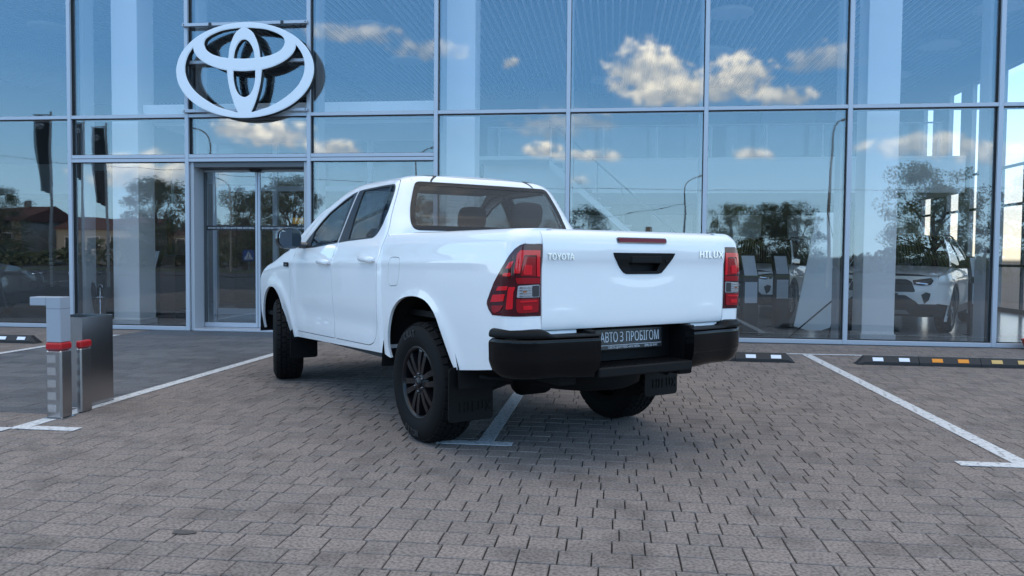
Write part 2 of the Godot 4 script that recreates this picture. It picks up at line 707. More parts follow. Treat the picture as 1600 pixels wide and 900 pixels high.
	while sz + 0.19 < 6.34:
		var sx: float = 1.405 + [0.0, -0.2, -0.4][r2 % 3]
		while sx < 4.49:
			var x0 := maxf(sx, 1.405)
			var x1 := minf(sx + 0.6, 4.495)
			if x1 - x0 > 0.08:
				var b := MB.new()
				paver(b, Vector3.ZERO, x1 - x0 - 0.005, 0.1945)
				var o := part("slab", b, slab_mats[rng.randi() % 4], walk)
				o.position = Vector3((x0 + x1) / 2, rng.randf_range(-0.001, 0.001), sz + 0.1)
			sx += 0.6
		sz += 0.1993
		r2 += 1
	var sill := mat("entrance_stone", lin(0.085, 0.098, 0.115), 0.6)
	sill.albedo_texture = speck
	sill.uv1_triplanar = true
	sill.uv1_world_triplanar = true
	structure("entrance_threshold", bx(1.42, 4.49, -0.02, 0.002, 0.06, 0.735, 0.003), sill)

	# old oil spot on the stones in the left foreground
	var oil := MB.new()
	var rim := PackedVector2Array()
	for k in 18:
		var a := TAU * k / 18
		rim.append(Vector2(cos(a) * (0.052 + 0.010 * sin(a * 3.0 + 1.0)), sin(a) * (0.030 + 0.006 * cos(a * 2.0))))
	oil.plate(Transform3D(Basis(Vector3.RIGHT, -PI / 2), Vector3.ZERO), rim, 0.0015)
	var os := part("oil_spot", oil, mat("oil", lin(0.07, 0.058, 0.05), 0.5), self)
	os.position = Vector3(6.72, 0.0032, 8.58)
	os.set_meta("kind", "structure")
	# painted lines, worn, a few mm above the stones
	var worn := noise_tex(512, 0.03, 21, [[0.0, Color(0.5, 0.48, 0.47)], [0.3, Color(0.86, 0.86, 0.86)], [0.45, Color(1, 1, 1)], [1.0, Color(1, 1, 1)]], 5)
	var paint := mat("line_paint", lin(0.56, 0.57, 0.58), 0.7)
	paint.albedo_texture = worn
	paint.uv1_triplanar = true
	paint.uv1_world_triplanar = true
	paint.uv1_scale = Vector3.ONE * 1.4
	var lines := [
		[[4.47, 4.58, 1.5, 6.85], [4.52, 4.95, 6.75, 6.85], [4.05, 4.49, 6.83, 6.93]],
		[[7.70, 7.80, 1.5, 6.70], [7.44, 7.93, 6.70, 6.80]],
		[[10.93, 11.04, 1.42, 6.75], [10.60, 11.25, 6.755, 6.855]],
		[[1.30, 1.40, 0.9, 6.80], [1.05, 1.55, 6.80, 6.90]],
	]
	var called := [["white parking line running from the steel bollards to the entrance side", "white parking line under the pickup between its rear wheels", "long white parking line right of the pickup ending in a crossbar", "white parking line at the far left beside the rubber wheel stop"]]
	for k in lines.size():
		var b := MB.new()
		for i in lines[k].size():
			var q: Array = lines[k][i]
			b.box(Transform3D(Basis(), Vector3((q[0] + q[1]) / 2, 0.0035 + 0.0011 * i, (q[2] + q[3]) / 2)), Vector3(q[1] - q[0], 0.003, q[3] - q[2]))
		var o := part(numbered("parking_line"), b, paint, self)
		tag(o, called[0][k], "road marking", "parking bay lines")
	var b2 := MB.new()
	b2.box(Transform3D(Basis(), Vector3(12.3, 0.0058, 1.37)), Vector3(6.6, 0.003, 0.07))
	tag(part(numbered("parking_line"), b2, paint, self), "thin white line parallel to the glass behind the wheel stops", "road marking", "parking bay lines")


func slab_sheet(x0: float, x1: float, z0: float, z1: float, y: float) -> MB:
	var b := MB.new()
	b.box(Transform3D(Basis(), Vector3((x0 + x1) / 2, y - 0.02, (z0 + z1) / 2)), Vector3(x1 - x0, 0.04, z1 - z0))
	return b


func paver(b: MB, at: Vector3, l: float, w: float, tilt := Basis()) -> void:
	var t := Transform3D(tilt, at)
	var c := 0.003
	var h := Vector2(l, w) * 0.5
	var top := []
	var low := []
	for s in [Vector2(-1, -1), Vector2(1, -1), Vector2(1, 1), Vector2(-1, 1)]:
		top.append(t * Vector3(s.x * (h.x - c), 0.0, s.y * (h.y - c)))
		low.append(t * Vector3(s.x * h.x, -0.0035, s.y * h.y))
	b.quad(top[0], top[1], top[2], top[3], Vector3.UP)
	for k in 4:
		var m := (k + 1) % 4
		b.quad(top[k], top[m], low[m], low[k], (low[k] + low[m]) * 0.5 - at + Vector3(0, 0.05, 0))
		b.quad(low[k], low[m], low[m] - Vector3(0, 0.015, 0), low[k] - Vector3(0, 0.015, 0), (low[k] + low[m]) * 0.5 - at)


# ------------------------------------------------------------------ showroom building
const BAY := 1.9704
const TRANSOM := 3.337
const CEIL := 6.4


func glass_set() -> void:
	var white := Image.create(4, 4, false, Image.FORMAT_RGBA8)
	white.fill(Color(1, 1, 1, 1))
	# solar control coating: a weak mirror over a clear sheet
	var coat := mat("glass_coating", lin(0.88, 0.96, 1.0, 0.15), 0.0, 1.0)
	coat.transparency = BaseMaterial3D.TRANSPARENCY_ALPHA
	coat.albedo_texture = ImageTexture.create_from_image(white)
	coat.uv1_triplanar = true
	coat.uv1_world_triplanar = true
	coat.uv1_scale = Vector3.ONE * 0.23
	coat.normal_enabled = true
	coat.normal_texture = noise_tex(512, 0.006, 61, [], 2, FastNoiseLite.TYPE_SIMPLEX_SMOOTH, 8.0)
	coat.normal_scale = 0.012
	pane_mat("glass_clear", 0.20, Color(0.04, 0.10, 0.11))


func sheet(x0: float, x1: float, y0: float, y1: float, z: float) -> MB:
	var b := MB.new()
	b.quad(Vector3(x0, y0, z), Vector3(x1, y0, z), Vector3(x1, y1, z), Vector3(x0, y1, z), Vector3(0, 0, 1))
	return b


func glazing(parent: Node, x0: float, x1: float, y0: float, y1: float, z := -0.03) -> void:
	var o := part("glass_pane", sheet(x0, x1, y0, y1, z), M.glass_coating, parent)
	# no two panes sit in exactly the same plane
	var c := Vector3((x0 + x1) / 2, (y0 + y1) / 2, z)
	var r := Basis(Vector3.UP, rng.randf_range(-1.0, 1.0) * 0.0011) * Basis(Vector3.RIGHT, rng.randf_range(-1.0, 1.0) * 0.0010)
	o.transform = Transform3D(r, c - r * c)
	part("inner_sheet", sheet(x0, x1, y0, y1, z - 0.022), M.glass_clear, o)


func building() -> void:
	glass_set()
	var alu := mat("aluminium", lin(0.42, 0.45, 0.50), 0.42, 0.25)
	var inner := mat("inner_profile", lin(0.05, 0.055, 0.06), 0.5)
	var gasket := mat("gasket", lin(0.012, 0.013, 0.014), 0.6)
	var white := mat("white_wall", lin(0.80, 0.81, 0.81), 0.75)
	var slate := mat("slate_wall", lin(0.085, 0.09, 0.095), 0.7)
	var greyw := mat("grey_wall", lin(0.34, 0.36, 0.37), 0.8)
	var offwhite := mat("offwhite", lin(0.5, 0.52, 0.53), 0.8)
	var slatm := mat("slat", lin(0.80, 0.81, 0.82), 0.6)
	var plenum := mat("plenum", lin(0.03, 0.032, 0.035), 0.9)
	var wall := mat("outer_wall", lin(0.30, 0.31, 0.32), 0.8)
	var floorm := mat("showroom_tiles", lin(0.36, 0.37, 0.37), 0.16)
	var X0 := -5 * BAY
	var X1 := 9 * BAY
	var B := thing("car_showroom", "glass fronted car showroom with aluminium frames and slatted ceiling", "building")

	# posts and rails of the glass front
	for n in range(-5, 10):
		var x := n * BAY
		var o := part("mullion", bx(x - 0.03, x + 0.03, 0.0, 7.1, 0.0, 0.045, 0.004), alu, B)
		part("inner_profile", bx(x - 0.026, x + 0.026, 0.02, 6.58, -0.2, -0.075), inner, o)
		part("gasket", bx(x - 0.036, x + 0.036, 0.02, 7.0, -0.028, -0.001), gasket, o)
	for n in range(-5, 9):
		var a := n * BAY + 0.031
		var b := (n + 1) * BAY - 0.031
		var door := n == 1
		var o := part("transom", bx(a, b, TRANSOM - 0.026, TRANSOM + 0.026, 0.0, 0.040, 0.003), alu, B)
		part("gasket", bx(a, b, TRANSOM - 0.034, TRANSOM + 0.034, -0.024, -0.001), gasket, o)
		part("inner_profile", bx(a, b, TRANSOM - 0.03, TRANSOM + 0.03, -0.2, -0.075), offwhite, o)
		part("transom", bx(a, b, 7.04, 7.1, 0.0, 0.040, 0.003), alu, B)
		glazing(B, a - 0.01, b + 0.01, TRANSOM + 0.02, 7.05)
		if not door:
			var s := part("sill_rail", bx(a, b, 0.0, 0.062, 0.0, 0.044, 0.004), alu, B)
			part("gasket", bx(a, b, 0.01, 0.075, -0.024, -0.001), gasket, s)
		if n >= 0 and n <= 2:
			var lo := part("transom", bx(a, b, 2.688, 2.742, 0.0, 0.038, 0.003), alu, B)
			part("gasket", bx(a, b, 2.62, 2.75, -0.024, -0.001), gasket, lo)
			part("transom", bx(a, b, 2.628, 2.680, 0.0, 0.042, 0.003), alu, B)
			glazing(B, a - 0.01, b + 0.01, 2.735, TRANSOM - 0.02)
			if not door:
				glazing(B, a - 0.01, b + 0.01, 0.055, 2.635)
		else:
			glazing(B, a - 0.01, b + 0.01, 0.055, TRANSOM - 0.02)

	# entrance: reveal, header box and two sliding leaves set back from the front
	var reveal := mat("reveal", lin(0.40, 0.42, 0.44), 0.5, 0.1)
	var ex0 := BAY + 0.031
	var ex1 := 2 * BAY - 0.031
	part("door_reveal", bx(ex0, ex0 + 0.06, 0.0, 2.627, -0.42, -0.001, 0.003), reveal, B)
	part("door_reveal", bx(ex1 - 0.06, ex1, 0.0, 2.627, -0.42, -0.001, 0.003), reveal, B)
	part("door_header", bx(ex0 + 0.061, ex1 - 0.061, 2.545, 2.627, -0.42, -0.001, 0.003), mat("header", lin(0.10, 0.105, 0.11), 0.5), B)
	part("door_threshold", bx(ex0 + 0.061, ex1 - 0.061, 0.0, 0.03, -0.42, 0.04, 0.003), alu, B)
	part("door_sensor", bx((ex0 + ex1) / 2 - 0.09, (ex0 + ex1) / 2 + 0.09, 2.50, 2.56, -0.30, -0.20, 0.02), gasket, B)
	var mid := (ex0 + ex1) / 2 + 0.01
	for k in 2:
		var a := ex0 + 0.065 if k == 0 else mid + 0.004
		var b := mid - 0.004 if k == 0 else ex1 - 0.065
		var leaf := part("door_leaf", bx(a, b, 0.035, 0.105, -0.34, -0.30, 0.003), alu, B)
		part("top_rail", bx(a, b, 2.50, 2.54, -0.34, -0.30, 0.003), alu, leaf)
		part("stile", bx(a, a + 0.035, 0.106, 2.499, -0.34, -0.30, 0.003), alu if k == 1 else inner, leaf)
		part("stile", bx(b - 0.035, b, 0.106, 2.499, -0.34, -0.30, 0.003), alu if k == 0 else inner, leaf)
		part("glass_pane", sheet(a + 0.03, b - 0.03, 0.10, 2.505, -0.32), M.glass_coating, leaf)
		part("glass_pane", sheet(a + 0.03, b - 0.03, 0.10, 2.505, -0.335), M.glass_clear, leaf)
		var band := part("lettering_band", bx(a + 0.036, b - 0.036, 1.58, 1.655, -0.318, -0.315), mat("band", lin(0.012, 0.014, 0.018), 0.4), leaf)
		var tx := part("lettering", letters("ВІТАЄМО ВАС У ТОЙОТА ЦЕНТР РІВНЕ «АГАТ АВТО»", 0.028, 0.002), mat("band_text", lin(0.7, 0.72, 0.75), 0.5), leaf)
		tx.position = Vector3((a + b) / 2, 1.617, -0.313)
		var wide: float = tx.mesh.get_aabb().size.x
		tx.scale = Vector3.ONE * minf(1.0, (b - a - 0.12) / wide)

	# shell: roof, walls, floor, ceiling
	var concrete := mat("concrete", lin(0.28, 0.28, 0.28), 0.9)
	part("roof", bx(X0 - 0.3, X1 + 0.3, 7.11, 7.75, -16.0, 0.12, 0.01), wall, B)
	part("floor", bx(X0, X1, -0.10, 0.012, -15.0, -0.21), floorm, B)
	part("floor_edge", bx(X0, X1, -0.10, 0.010, -0.205, -0.045), concrete, B)
	part("back_wall", bx(X0, X1, 0.0, 7.1, -15.0, -14.6), slate, B)
	part("side_wall", bx(X0 - 0.25, X0 - 0.001, 0.0, 7.1, -15.0, -0.05), slate, B)
	var ceil_ := part("ceiling", bx(X0, X1, CEIL + 0.10, CEIL + 0.44, -14.58, -0.22), plenum, B)
	var sl := bx(-0.022, 0.022, CEIL, CEIL + 0.07, -14.57, -0.25).mesh()
	var x := X0 + 0.1
	while x < X1 - 0.4:
		var o := part("slat", sl, slatm, ceil_)
		o.position.x = x
		x += 0.152
	part("ceiling_border", bx(X1 - 0.36, X1 - 0.002, CEIL - 0.02, CEIL + 0.09, -14.57, -0.25), offwhite, ceil_)
	# a service channel crossing the slats, as seen above the right bays
	for xx in [0.5, 3.5, 9.1, 12.6]:
		part("light_track", bx(xx, xx + 0.20, CEIL - 0.03, CEIL - 0.003, -14.0, -0.6), mat("track", lin(0.10, 0.11, 0.12), 0.6), ceil_)
	# disc lamps hung under the slats
	var disc := mat("disc_lamp", lin(0.74, 0.75, 0.76), 0.5)
	var rod := mat("lamp_rod", lin(0.25, 0.25, 0.26), 0.4)
	for p in [[10.85, -4.95], [15.95, -7.9], [15.95, -5.1], [10.9, -8.0], [3.25, -5.2], [3.3, -8.2], [-1.9, -4.8], [-3.8, -4.6], [-1.9, -7.8], [15.95, -11.0], [8.3, -11.0]]:
		var l := MB.new()
		l.lathe(Transform3D(Basis(), Vector3(p[0], CEIL - 0.30, p[1])), [Vector2(0, 0), Vector2(0.40, 0), Vector2(0.44, 0.015), Vector2(0.45, 0.05), Vector2(0.42, 0.085), Vector2(0, 0.09)], 40)
		var o := part("disc_lamp", l, disc, ceil_)
		var r := MB.new()
		r.tube([Vector3(p[0], CEIL - 0.21, p[1]), Vector3(p[0], CEIL + 0.02, p[1])], [0.01], 6)
		part("rod", r, rod, o)

	# right wall: tall windows between piers, daylight beyond
	var rz := [[-13.2, -12.5], [-11.4, -10.65], [-10.0, -9.4], [-8.4, -6.2], [-5.8, -3.6], [-3.2, -1.0]]
	var at := -14.6
	for k in rz.size() + 1:
		var to: float = rz[k][0] if k < rz.size() else -0.21
		part("wall_pier", bx(X1 - 0.17, X1 - 0.05, 0.0, 5.67, at, to, 0.004), greyw, B)
		if k < rz.size():
			at = rz[k][1]
			var a: float = rz[k][0]
			var w := part("window", bx(X1 - 0.16, X1 - 0.10, 0.0, 0.11, a, at), inner, B)
			for yy in [1.05, 2.45, TRANSOM]:
				part("window_bar", bx(X1 - 0.16, X1 - 0.10, yy, yy + 0.06, a, at), inner, w)
			if at - a > 1.0:
				part("window_bar", bx(X1 - 0.158, X1 - 0.102, 0.111, 5.66, (a + at) / 2 - 0.03, (a + at) / 2 + 0.03), inner, w)
			var g := MB.new()
			g.quad(Vector3(X1 - 0.13, 0.1, a), Vector3(X1 - 0.13, 0.1, at), Vector3(X1 - 0.13, 5.67, at), Vector3(X1 - 0.13, 5.67, a), Vector3(1, 0, 0))
			part("pane", g, M.glass_clear, w)
	part("wall_lintel", bx(X1 - 0.27, X1, 5.671, 7.1, -14.59, -0.21, 0.004), greyw, B)

	# boxed columns just behind the glass
	for c in [[0.30, 0.76], [5.90, 6.39], [12.23, 12.69], [-5.9, -5.45]]:
		var o := part("column", bx(c[0], c[1], 0.013, CEIL + 0.02, -1.08, -0.60, 0.006), white, B)
		part("column_base", bx(c[0] - 0.02, c[1] + 0.02, 0.0125, 0.10, -1.10, -0.58, 0.006), offwhite, o)
	# slim grey uprights beside the glass posts
	var pg := mat("post_grey", lin(0.34, 0.36, 0.38), 0.6)
	for n in range(-4, 9):
		part("inner_post", bx(n * BAY - 0.05, n * BAY + 0.05, 0.013, CEIL, -0.52, -0.24, 0.004), pg, B)
	# white lintel of the entrance lobby, in three lengths
	for s in [[0.78, 1.95], [1.953, 4.15], [4.153, 5.89]]:
		part("lobby_beam", bx(s[0], s[1], 3.43, 3.66, -1.0, -0.72, 0.004), white, B)
	part("lobby_ceiling", bx(0.78, 5.88, 3.36, 3.425, -3.2, -1.01), offwhite, B)
	# inner doors of the lobby
	for s in [[0.8, 0.88], [2.02, 2.12], [3.0, 3.06], [3.9, 4.0], [5.4, 5.48]]:
		part("lobby_post", bx(s[0], s[1], 0.013, 3.355, -3.1, -3.0, 0.004), alu, B)
	for s in [[0.885, 2.015], [2.125, 2.995], [3.065, 3.895], [4.005, 5.395]]:
		part("lobby_rail", bx(s[0], s[1], 0.014, 0.14, -3.08, -3.02, 0.004), alu, B)
		part("lobby_rail", bx(s[0], s[1], 2.42, 2.52, -3.08, -3.02, 0.004), alu, B)
		part("lobby_glass", sheet(s[0], s[1], 0.12, 3.36, -3.05), M.glass_clear, B)

	# gallery floor at the back with a glass balustrade
	var fascia := part("gallery", bx(5.0, X1 - 0.28, 2.92, 3.80, -14.58, -10.0, 0.01), white, B)
	part("gallery_cap", bx(5.0, X1 - 0.28, 3.801, 3.86, -10.12, -9.98, 0.004), white, fascia)
	for k in 9:
		var px := 5.4 + k * 1.42
		part("railing_post", bx(px, px + 0.05, 3.861, 4.70, -10.08, -10.03), alu, fascia)
	var rail := MB.new()
	rail.tube([Vector3(5.1, 4.72, -10.055), Vector3(16.9, 4.72, -10.055)], [0.024], 8)
	part("handrail", rail, alu, fascia)
	part("railing_glass", sheet(5.1, 16.9, 3.88, 4.68, -10.055), M.glass_clear, fascia)
	part("gallery", bx(X0 + 0.2, 0.2, 2.92, 3.80, -14.58, -10.0, 0.01), greyw, B)
	# partitions of the rooms above and below
	var panelm := mat("partition", lin(0.16, 0.17, 0.18), 0.7)
	var dark := mat("room_panel", lin(0.36, 0.37, 0.36), 0.8)
	var woodw := mat("wood_wall", lin(0.095, 0.055, 0.038), 0.6)
	for k in 5:
		var px := 6.2 + k * 2.25
		part("partition", bx(px, px + 1.5, 3.862, 6.3, -13.2, -13.0, 0.004), panelm, B)
	for k in 6:
		var px := 5.6 + k * 2.05
		part("partition", bx(px, px + 1.25, 0.013, 2.5, -13.4, -13.2, 0.004), dark, B)
	part("partition", bx(-6.0, -3.2, 0.013, 3.4, -8.4, -8.2, 0.004), woodw, B)
	part("partition", bx(-2.2, 1.1, 0.013, 2.9, -7.0, -6.8, 0.004), woodw, B)
	# stair to the gallery behind the pickup's roof
	var st := part("staircase", bx(4.9, 6.9, 3.70, 3.80, -9.98, -8.9, 0.004), white, B)
	for k in 15:
		var f := k / 15.0
		part("tread", bx(6.9 + k * 0.26, 7.2 + k * 0.26, 3.62 - f * 3.5, 3.66 - f * 3.5, -9.95, -8.95, 0.004), offwhite, st)
	var rl := MB.new()
	rl.tube([Vector3(4.9, 4.7, -8.92), Vector3(6.9, 4.7, -8.92), Vector3(10.9, 1.15, -8.92)], [0.022], 8)
	for k in 7:
		rl.tube([Vector3(6.9 + k * 0.62, 3.66 - k * 0.55, -8.92), Vector3(6.9 + k * 0.62, 4.7 - k * 0.55, -8.92)], [0.014], 6)
	part("stair_railing", rl, inner, st)
	var strg := MB.new()
	strg.loft([[Vector3(6.9, 3.5, -8.93), Vector3(6.9, 3.7, -8.93), Vector3(6.9, 3.7, -8.90), Vector3(6.9, 3.5, -8.90)], [Vector3(10.95, 0.02, -8.93), Vector3(10.95, 0.2, -8.93), Vector3(10.95, 0.2, -8.90), Vector3(10.95, 0.02, -8.90)]], false)
	part("stringer", strg, white, st)


# ------------------------------------------------------------------ pickup: body surfaces
# Truck axes: x to its right, y up, z to the rear; rear axle at z = 0, front axle at z = -3.085.
const CAB := [[0.40, 0.845, 0.40], [0.48, 0.865, 0.48], [0.6, 0.882, 0.6], [0.8, 0.899, 0.8], [1.0, 0.905, 1.0], [1.12, 0.903, 1.12], [1.2, 0.895, 1.2], [1.26, 0.882, 1.26], [1.31, 0.866, 1.31], [1.4, 0.834, 1.4], [1.5, 0.798, 1.5], [1.6, 0.757, 1.6], [1.66, 0.731, 1.66], [1.70, 0.712, 1.70], [1.74, 0.688, 1.738], [1.78, 0.657, 1.767], [1.82, 0.620, 1.787], [1.86, 0.580, 1.799]]
const BED := [[0.40, 0.845, 0.40], [0.48, 0.865, 0.48], [0.6, 0.882, 0.6], [0.8, 0.899, 0.8], [1.0, 0.905, 1.0], [1.12, 0.905, 1.12], [1.2, 0.900, 1.2], [1.28, 0.889, 1.28], [1.31, 0.880, 1.308], [1.34, 0.866, 1.334], [1.37, 0.846, 1.352], [1.40, 0.818, 1.360], [1.45, 0.77, 1.362]]
const FEN := [[0.40, 0.845, 0.40], [0.48, 0.865, 0.48], [0.6, 0.882, 0.6], [0.8, 0.899, 0.8], [1.0, 0.905, 1.0], [1.12, 0.900, 1.12], [1.2, 0.886, 1.198], [1.26, 0.862, 1.248], [1.31, 0.83, 1.278], [1.36, 0.79, 1.298], [1.41, 0.745, 1.31]]


func herm(T: Array, v: float, c: int) -> float:
	var n := T.size()
	var i := 0
	while i < n - 2 and v > T[i + 1][0]:
		i += 1
	var a: Array = T[i]
	var b: Array = T[i + 1]
	var l0: Array = T[maxi(i - 1, 0)]
	var h1: Array = T[mini(i + 2, n - 1)]
	var s0: float = (b[c] - l0[c]) / (b[0] - l0[0])
	var s1: float = (h1[c] - a[c]) / (h1[0] - a[0])
	var h: float = b[0] - a[0]
	var t: float = clampf((v - a[0]) / h, -0.5, 1.5)
	var t2 := t * t
	var t3 := t2 * t
	return (2 * t3 - 3 * t2 + 1) * a[c] + (t3 - 2 * t2 + t) * h * s0 + (-2 * t3 + 3 * t2) * b[c] + (t3 - t2) * h * s1


func flare(z: float, v: float) -> float:
	var o := 0.0
	for za in [-3.085, 0.0]:
		var r := Vector2(z - za, v - 0.40).length()
		var q := (r - 0.50) / 0.07
		o += 0.011 * exp(-q * q)
	var w := (v - 0.70) / 0.09
	o -= 0.010 * exp(-w * w) * smoothstep(-2.5, -2.2, z) * (1.0 - smoothstep(-0.75, -0.55, z))
	# sharp shoulder running back from the front door, and a soft hollow above it
	var sh := (v - (1.165 + 0.012 * z)) / 0.030
	o += 0.006 * exp(-sh * sh)
	return o


func s_cab(s: float, v: float) -> Vector3:
	var w := herm(CAB, v, 1)
	var y := herm(CAB, v, 2)
	var zr := -0.50 - 0.44 * maxf(v - 1.36, 0.0) * smoothstep(1.30, 1.5, v)
	var rr := 0.13
	var e := -0.63
	if s <= e:
		w += flare(s, v)
		# roof edge falls towards the windscreen
		y -= 0.26 * pow(maxf(0.0, -1.45 - s), 2.0) * smoothstep(1.55, 1.80, v)
		return Vector3(-w, y, s + (zr + 0.50) * smoothstep(-1.3, e, s))
	w += flare(e, v) * (1.0 - smoothstep(e, e + 0.1, s))
	var th := (s - e) / rr
	if th <= PI / 2:
		return Vector3(-(w - rr) - rr * cos(th), y, zr - rr + rr * sin(th))
	return Vector3(-(w - rr) + (s - e - rr * PI / 2), y, zr)


func s_bed(s: float, v: float) -> Vector3:
	var w := herm(BED, v, 1)
	var y := herm(BED, v, 2)
	var zr := 1.12 - 0.03 * smoothstep(1.30, 1.38, v)
	var rr := 0.09
	var e := 1.03
	w += flare(minf(s, e), v) * (1.0 - smoothstep(0.6, e, s))
	w -= 0.012 * smoothstep(-0.2, 1.0, s)
	if s <= e:
		return Vector3(-w, y, s + (zr - 1.12) * smoothstep(0.0, e, s))
	var th := (s - e) / rr
	if th <= PI / 2:
		return Vector3(-(w - rr) - rr * cos(th), y, zr - rr + rr * sin(th))
	return Vector3(-(w - rr) + (s - e - rr * PI / 2), y, zr)


func fen_k(s: float) -> float:
	return lerpf(0.97, 0.30, smoothstep(-2.5, -4.3, s)) if s < -2.5 else 0.97


func s_fen(s: float, v: float) -> Vector3:
	var w := herm(FEN, v, 1)
	var y := herm(FEN, v, 2)
	if y > 0.95:
		y = 0.95 + (y - 0.95) * fen_k(s)
	var rr := 0.42
	var zf := -3.98 + 0.25 * smoothstep(0.9, 1.4, v)
	var e := -3.53
	if s >= e:
		w += flare(s, v)
		return Vector3(-w, y, s + (zf + 3.98) * smoothstep(-2.8, e, s))
	w += flare(e, v) * (1.0 - smoothstep(e, e - 0.15, s))
	var th := (e - s) / rr
	if th <= PI / 2:
		return Vector3(-(w - rr) - rr * cos(th), y, zf + rr - rr * sin(th) + 0.03)
	return Vector3(-(w - rr) + (e - s - rr * PI / 2), y, zf + 0.03)


func s_gate(x: float, y: float) -> Vector3:
	var T := [[0.80, 1.112], [0.825, 1.123], [0.90, 1.128], [1.0, 1.128], [1.10, 1.128], [1.16, 1.130], [1.19, 1.136], [1.25, 1.140], [1.30, 1.134], [1.335, 1.118], [1.355, 1.09], [1.365, 1.05]]
	var z := herm(T, y, 1)
	# pressed bowls in the lower corners
	var q := Vector2((absf(x) - 0.56) / 0.16, (y - 0.86) / 0.075).length()
	z += 0.0022 * (1.0 - smoothstep(0.45, 1.20, q))
	# shallow dish round the handle
	var r := Vector2((x - 0.02) / 0.36, (y - 1.17) / 0.13).length()
	z -= 0.0018 * (1.0 - smoothstep(0.60, 1.15, r))
	z -= 0.016 * x * x
	return Vector3(x, y, z)


func s_back(x: float, v: float) -> Vector3:
	var y := herm(CAB, v, 2)
	var w := herm(CAB, v, 1)
	var zr := -0.50 - 0.44 * maxf(v - 1.36, 0.0) * smoothstep(1.30, 1.5, v)
	return Vector3(x, y, zr + 0.02 * (1.0 - pow(x / maxf(w - 0.1, 0.2), 2.0)))


func both(called: String, b: MB, m: Material, parent: Node) -> Array:
	return [part(called, b, m, parent), part(called, b.mirrored(), m, parent)]


func inset(p: PackedVector2Array, d: float) -> PackedVector2Array:
	var r := Geometry2D.offset_polygon(p, d, Geometry2D.JOIN_MITER)
	var best := p
	var most := -1.0
	for q in r:
		var a := 0.0
		for k in q.size():
			a += q[k].cross(q[(k + 1) % q.size()])
		if absf(a) > most:
			most = absf(a)
			best = q
	return best


func cut(a: PackedVector2Array, b: PackedVector2Array) -> PackedVector2Array:
	var r := Geometry2D.intersect_polygons(a, b)
	return r[0] if r.size() else a


# ------------------------------------------------------------------ pickup: wheels
func tyre_mesh(R: float, rim: float, w: float, rows: int, blocks: int) -> MB:
	var b := MB.new()
	var t := Transform3D(Basis(Vector3(0, 0, 1), PI / 2), Vector3.ZERO)  # lathe axis y -> -x
	var h := w / 2
	b.lathe(t, [Vector2(rim - 0.012, -h + 0.030), Vector2(rim + 0.004, -h + 0.020), Vector2(rim + 0.03, -h + 0.004), Vector2(rim + 0.035, -h + 0.0005), Vector2(rim + 0.040, -h + 0.002), Vector2((R + rim) * 0.5, -h - 0.004), Vector2(R - 0.045, -h + 0.006), Vector2(R - 0.022, -h + 0.018), Vector2(R - 0.012, -h + 0.034),
		Vector2(R - 0.009, 0.0), Vector2(R - 0.012, h - 0.034), Vector2(R - 0.022, h - 0.018), Vector2(R - 0.045, h - 0.006), Vector2((R + rim) * 0.5, h + 0.004), Vector2(rim + 0.03, h - 0.004), Vector2(rim - 0.012, h - 0.030)], 64)
	# tread blocks in staggered rows
	var pitch := (w - 0.036) / rows
	for r in rows:
		var x := -h + 0.018 + pitch * (r + 0.5)
		var edge := r == 0 or r == rows - 1
		for k in blocks:
			var a := TAU * (k + 0.5 * (r % 2) + 0.12 * sin(k * 2.1)) / blocks
			var long := TAU * R / blocks * 0.80
			var skew := 0.30 if r % 2 else -0.30
			if edge:
				skew = 0.0
			var o := Basis(Vector3.RIGHT, a) * Basis(Vector3.UP, skew)
			var rad := R - (0.010 if edge else 0.006)
			var tilt := Basis(Vector3(0, 0, 1), (0.42 if r == 0 else -0.42) if edge else 0.0)
			b.box(Transform3D(o * tilt, Basis(Vector3.RIGHT, a) * Vector3(x, rad, 0)), Vector3(pitch * 0.86, 0.014, long), 0.0015)
	return b


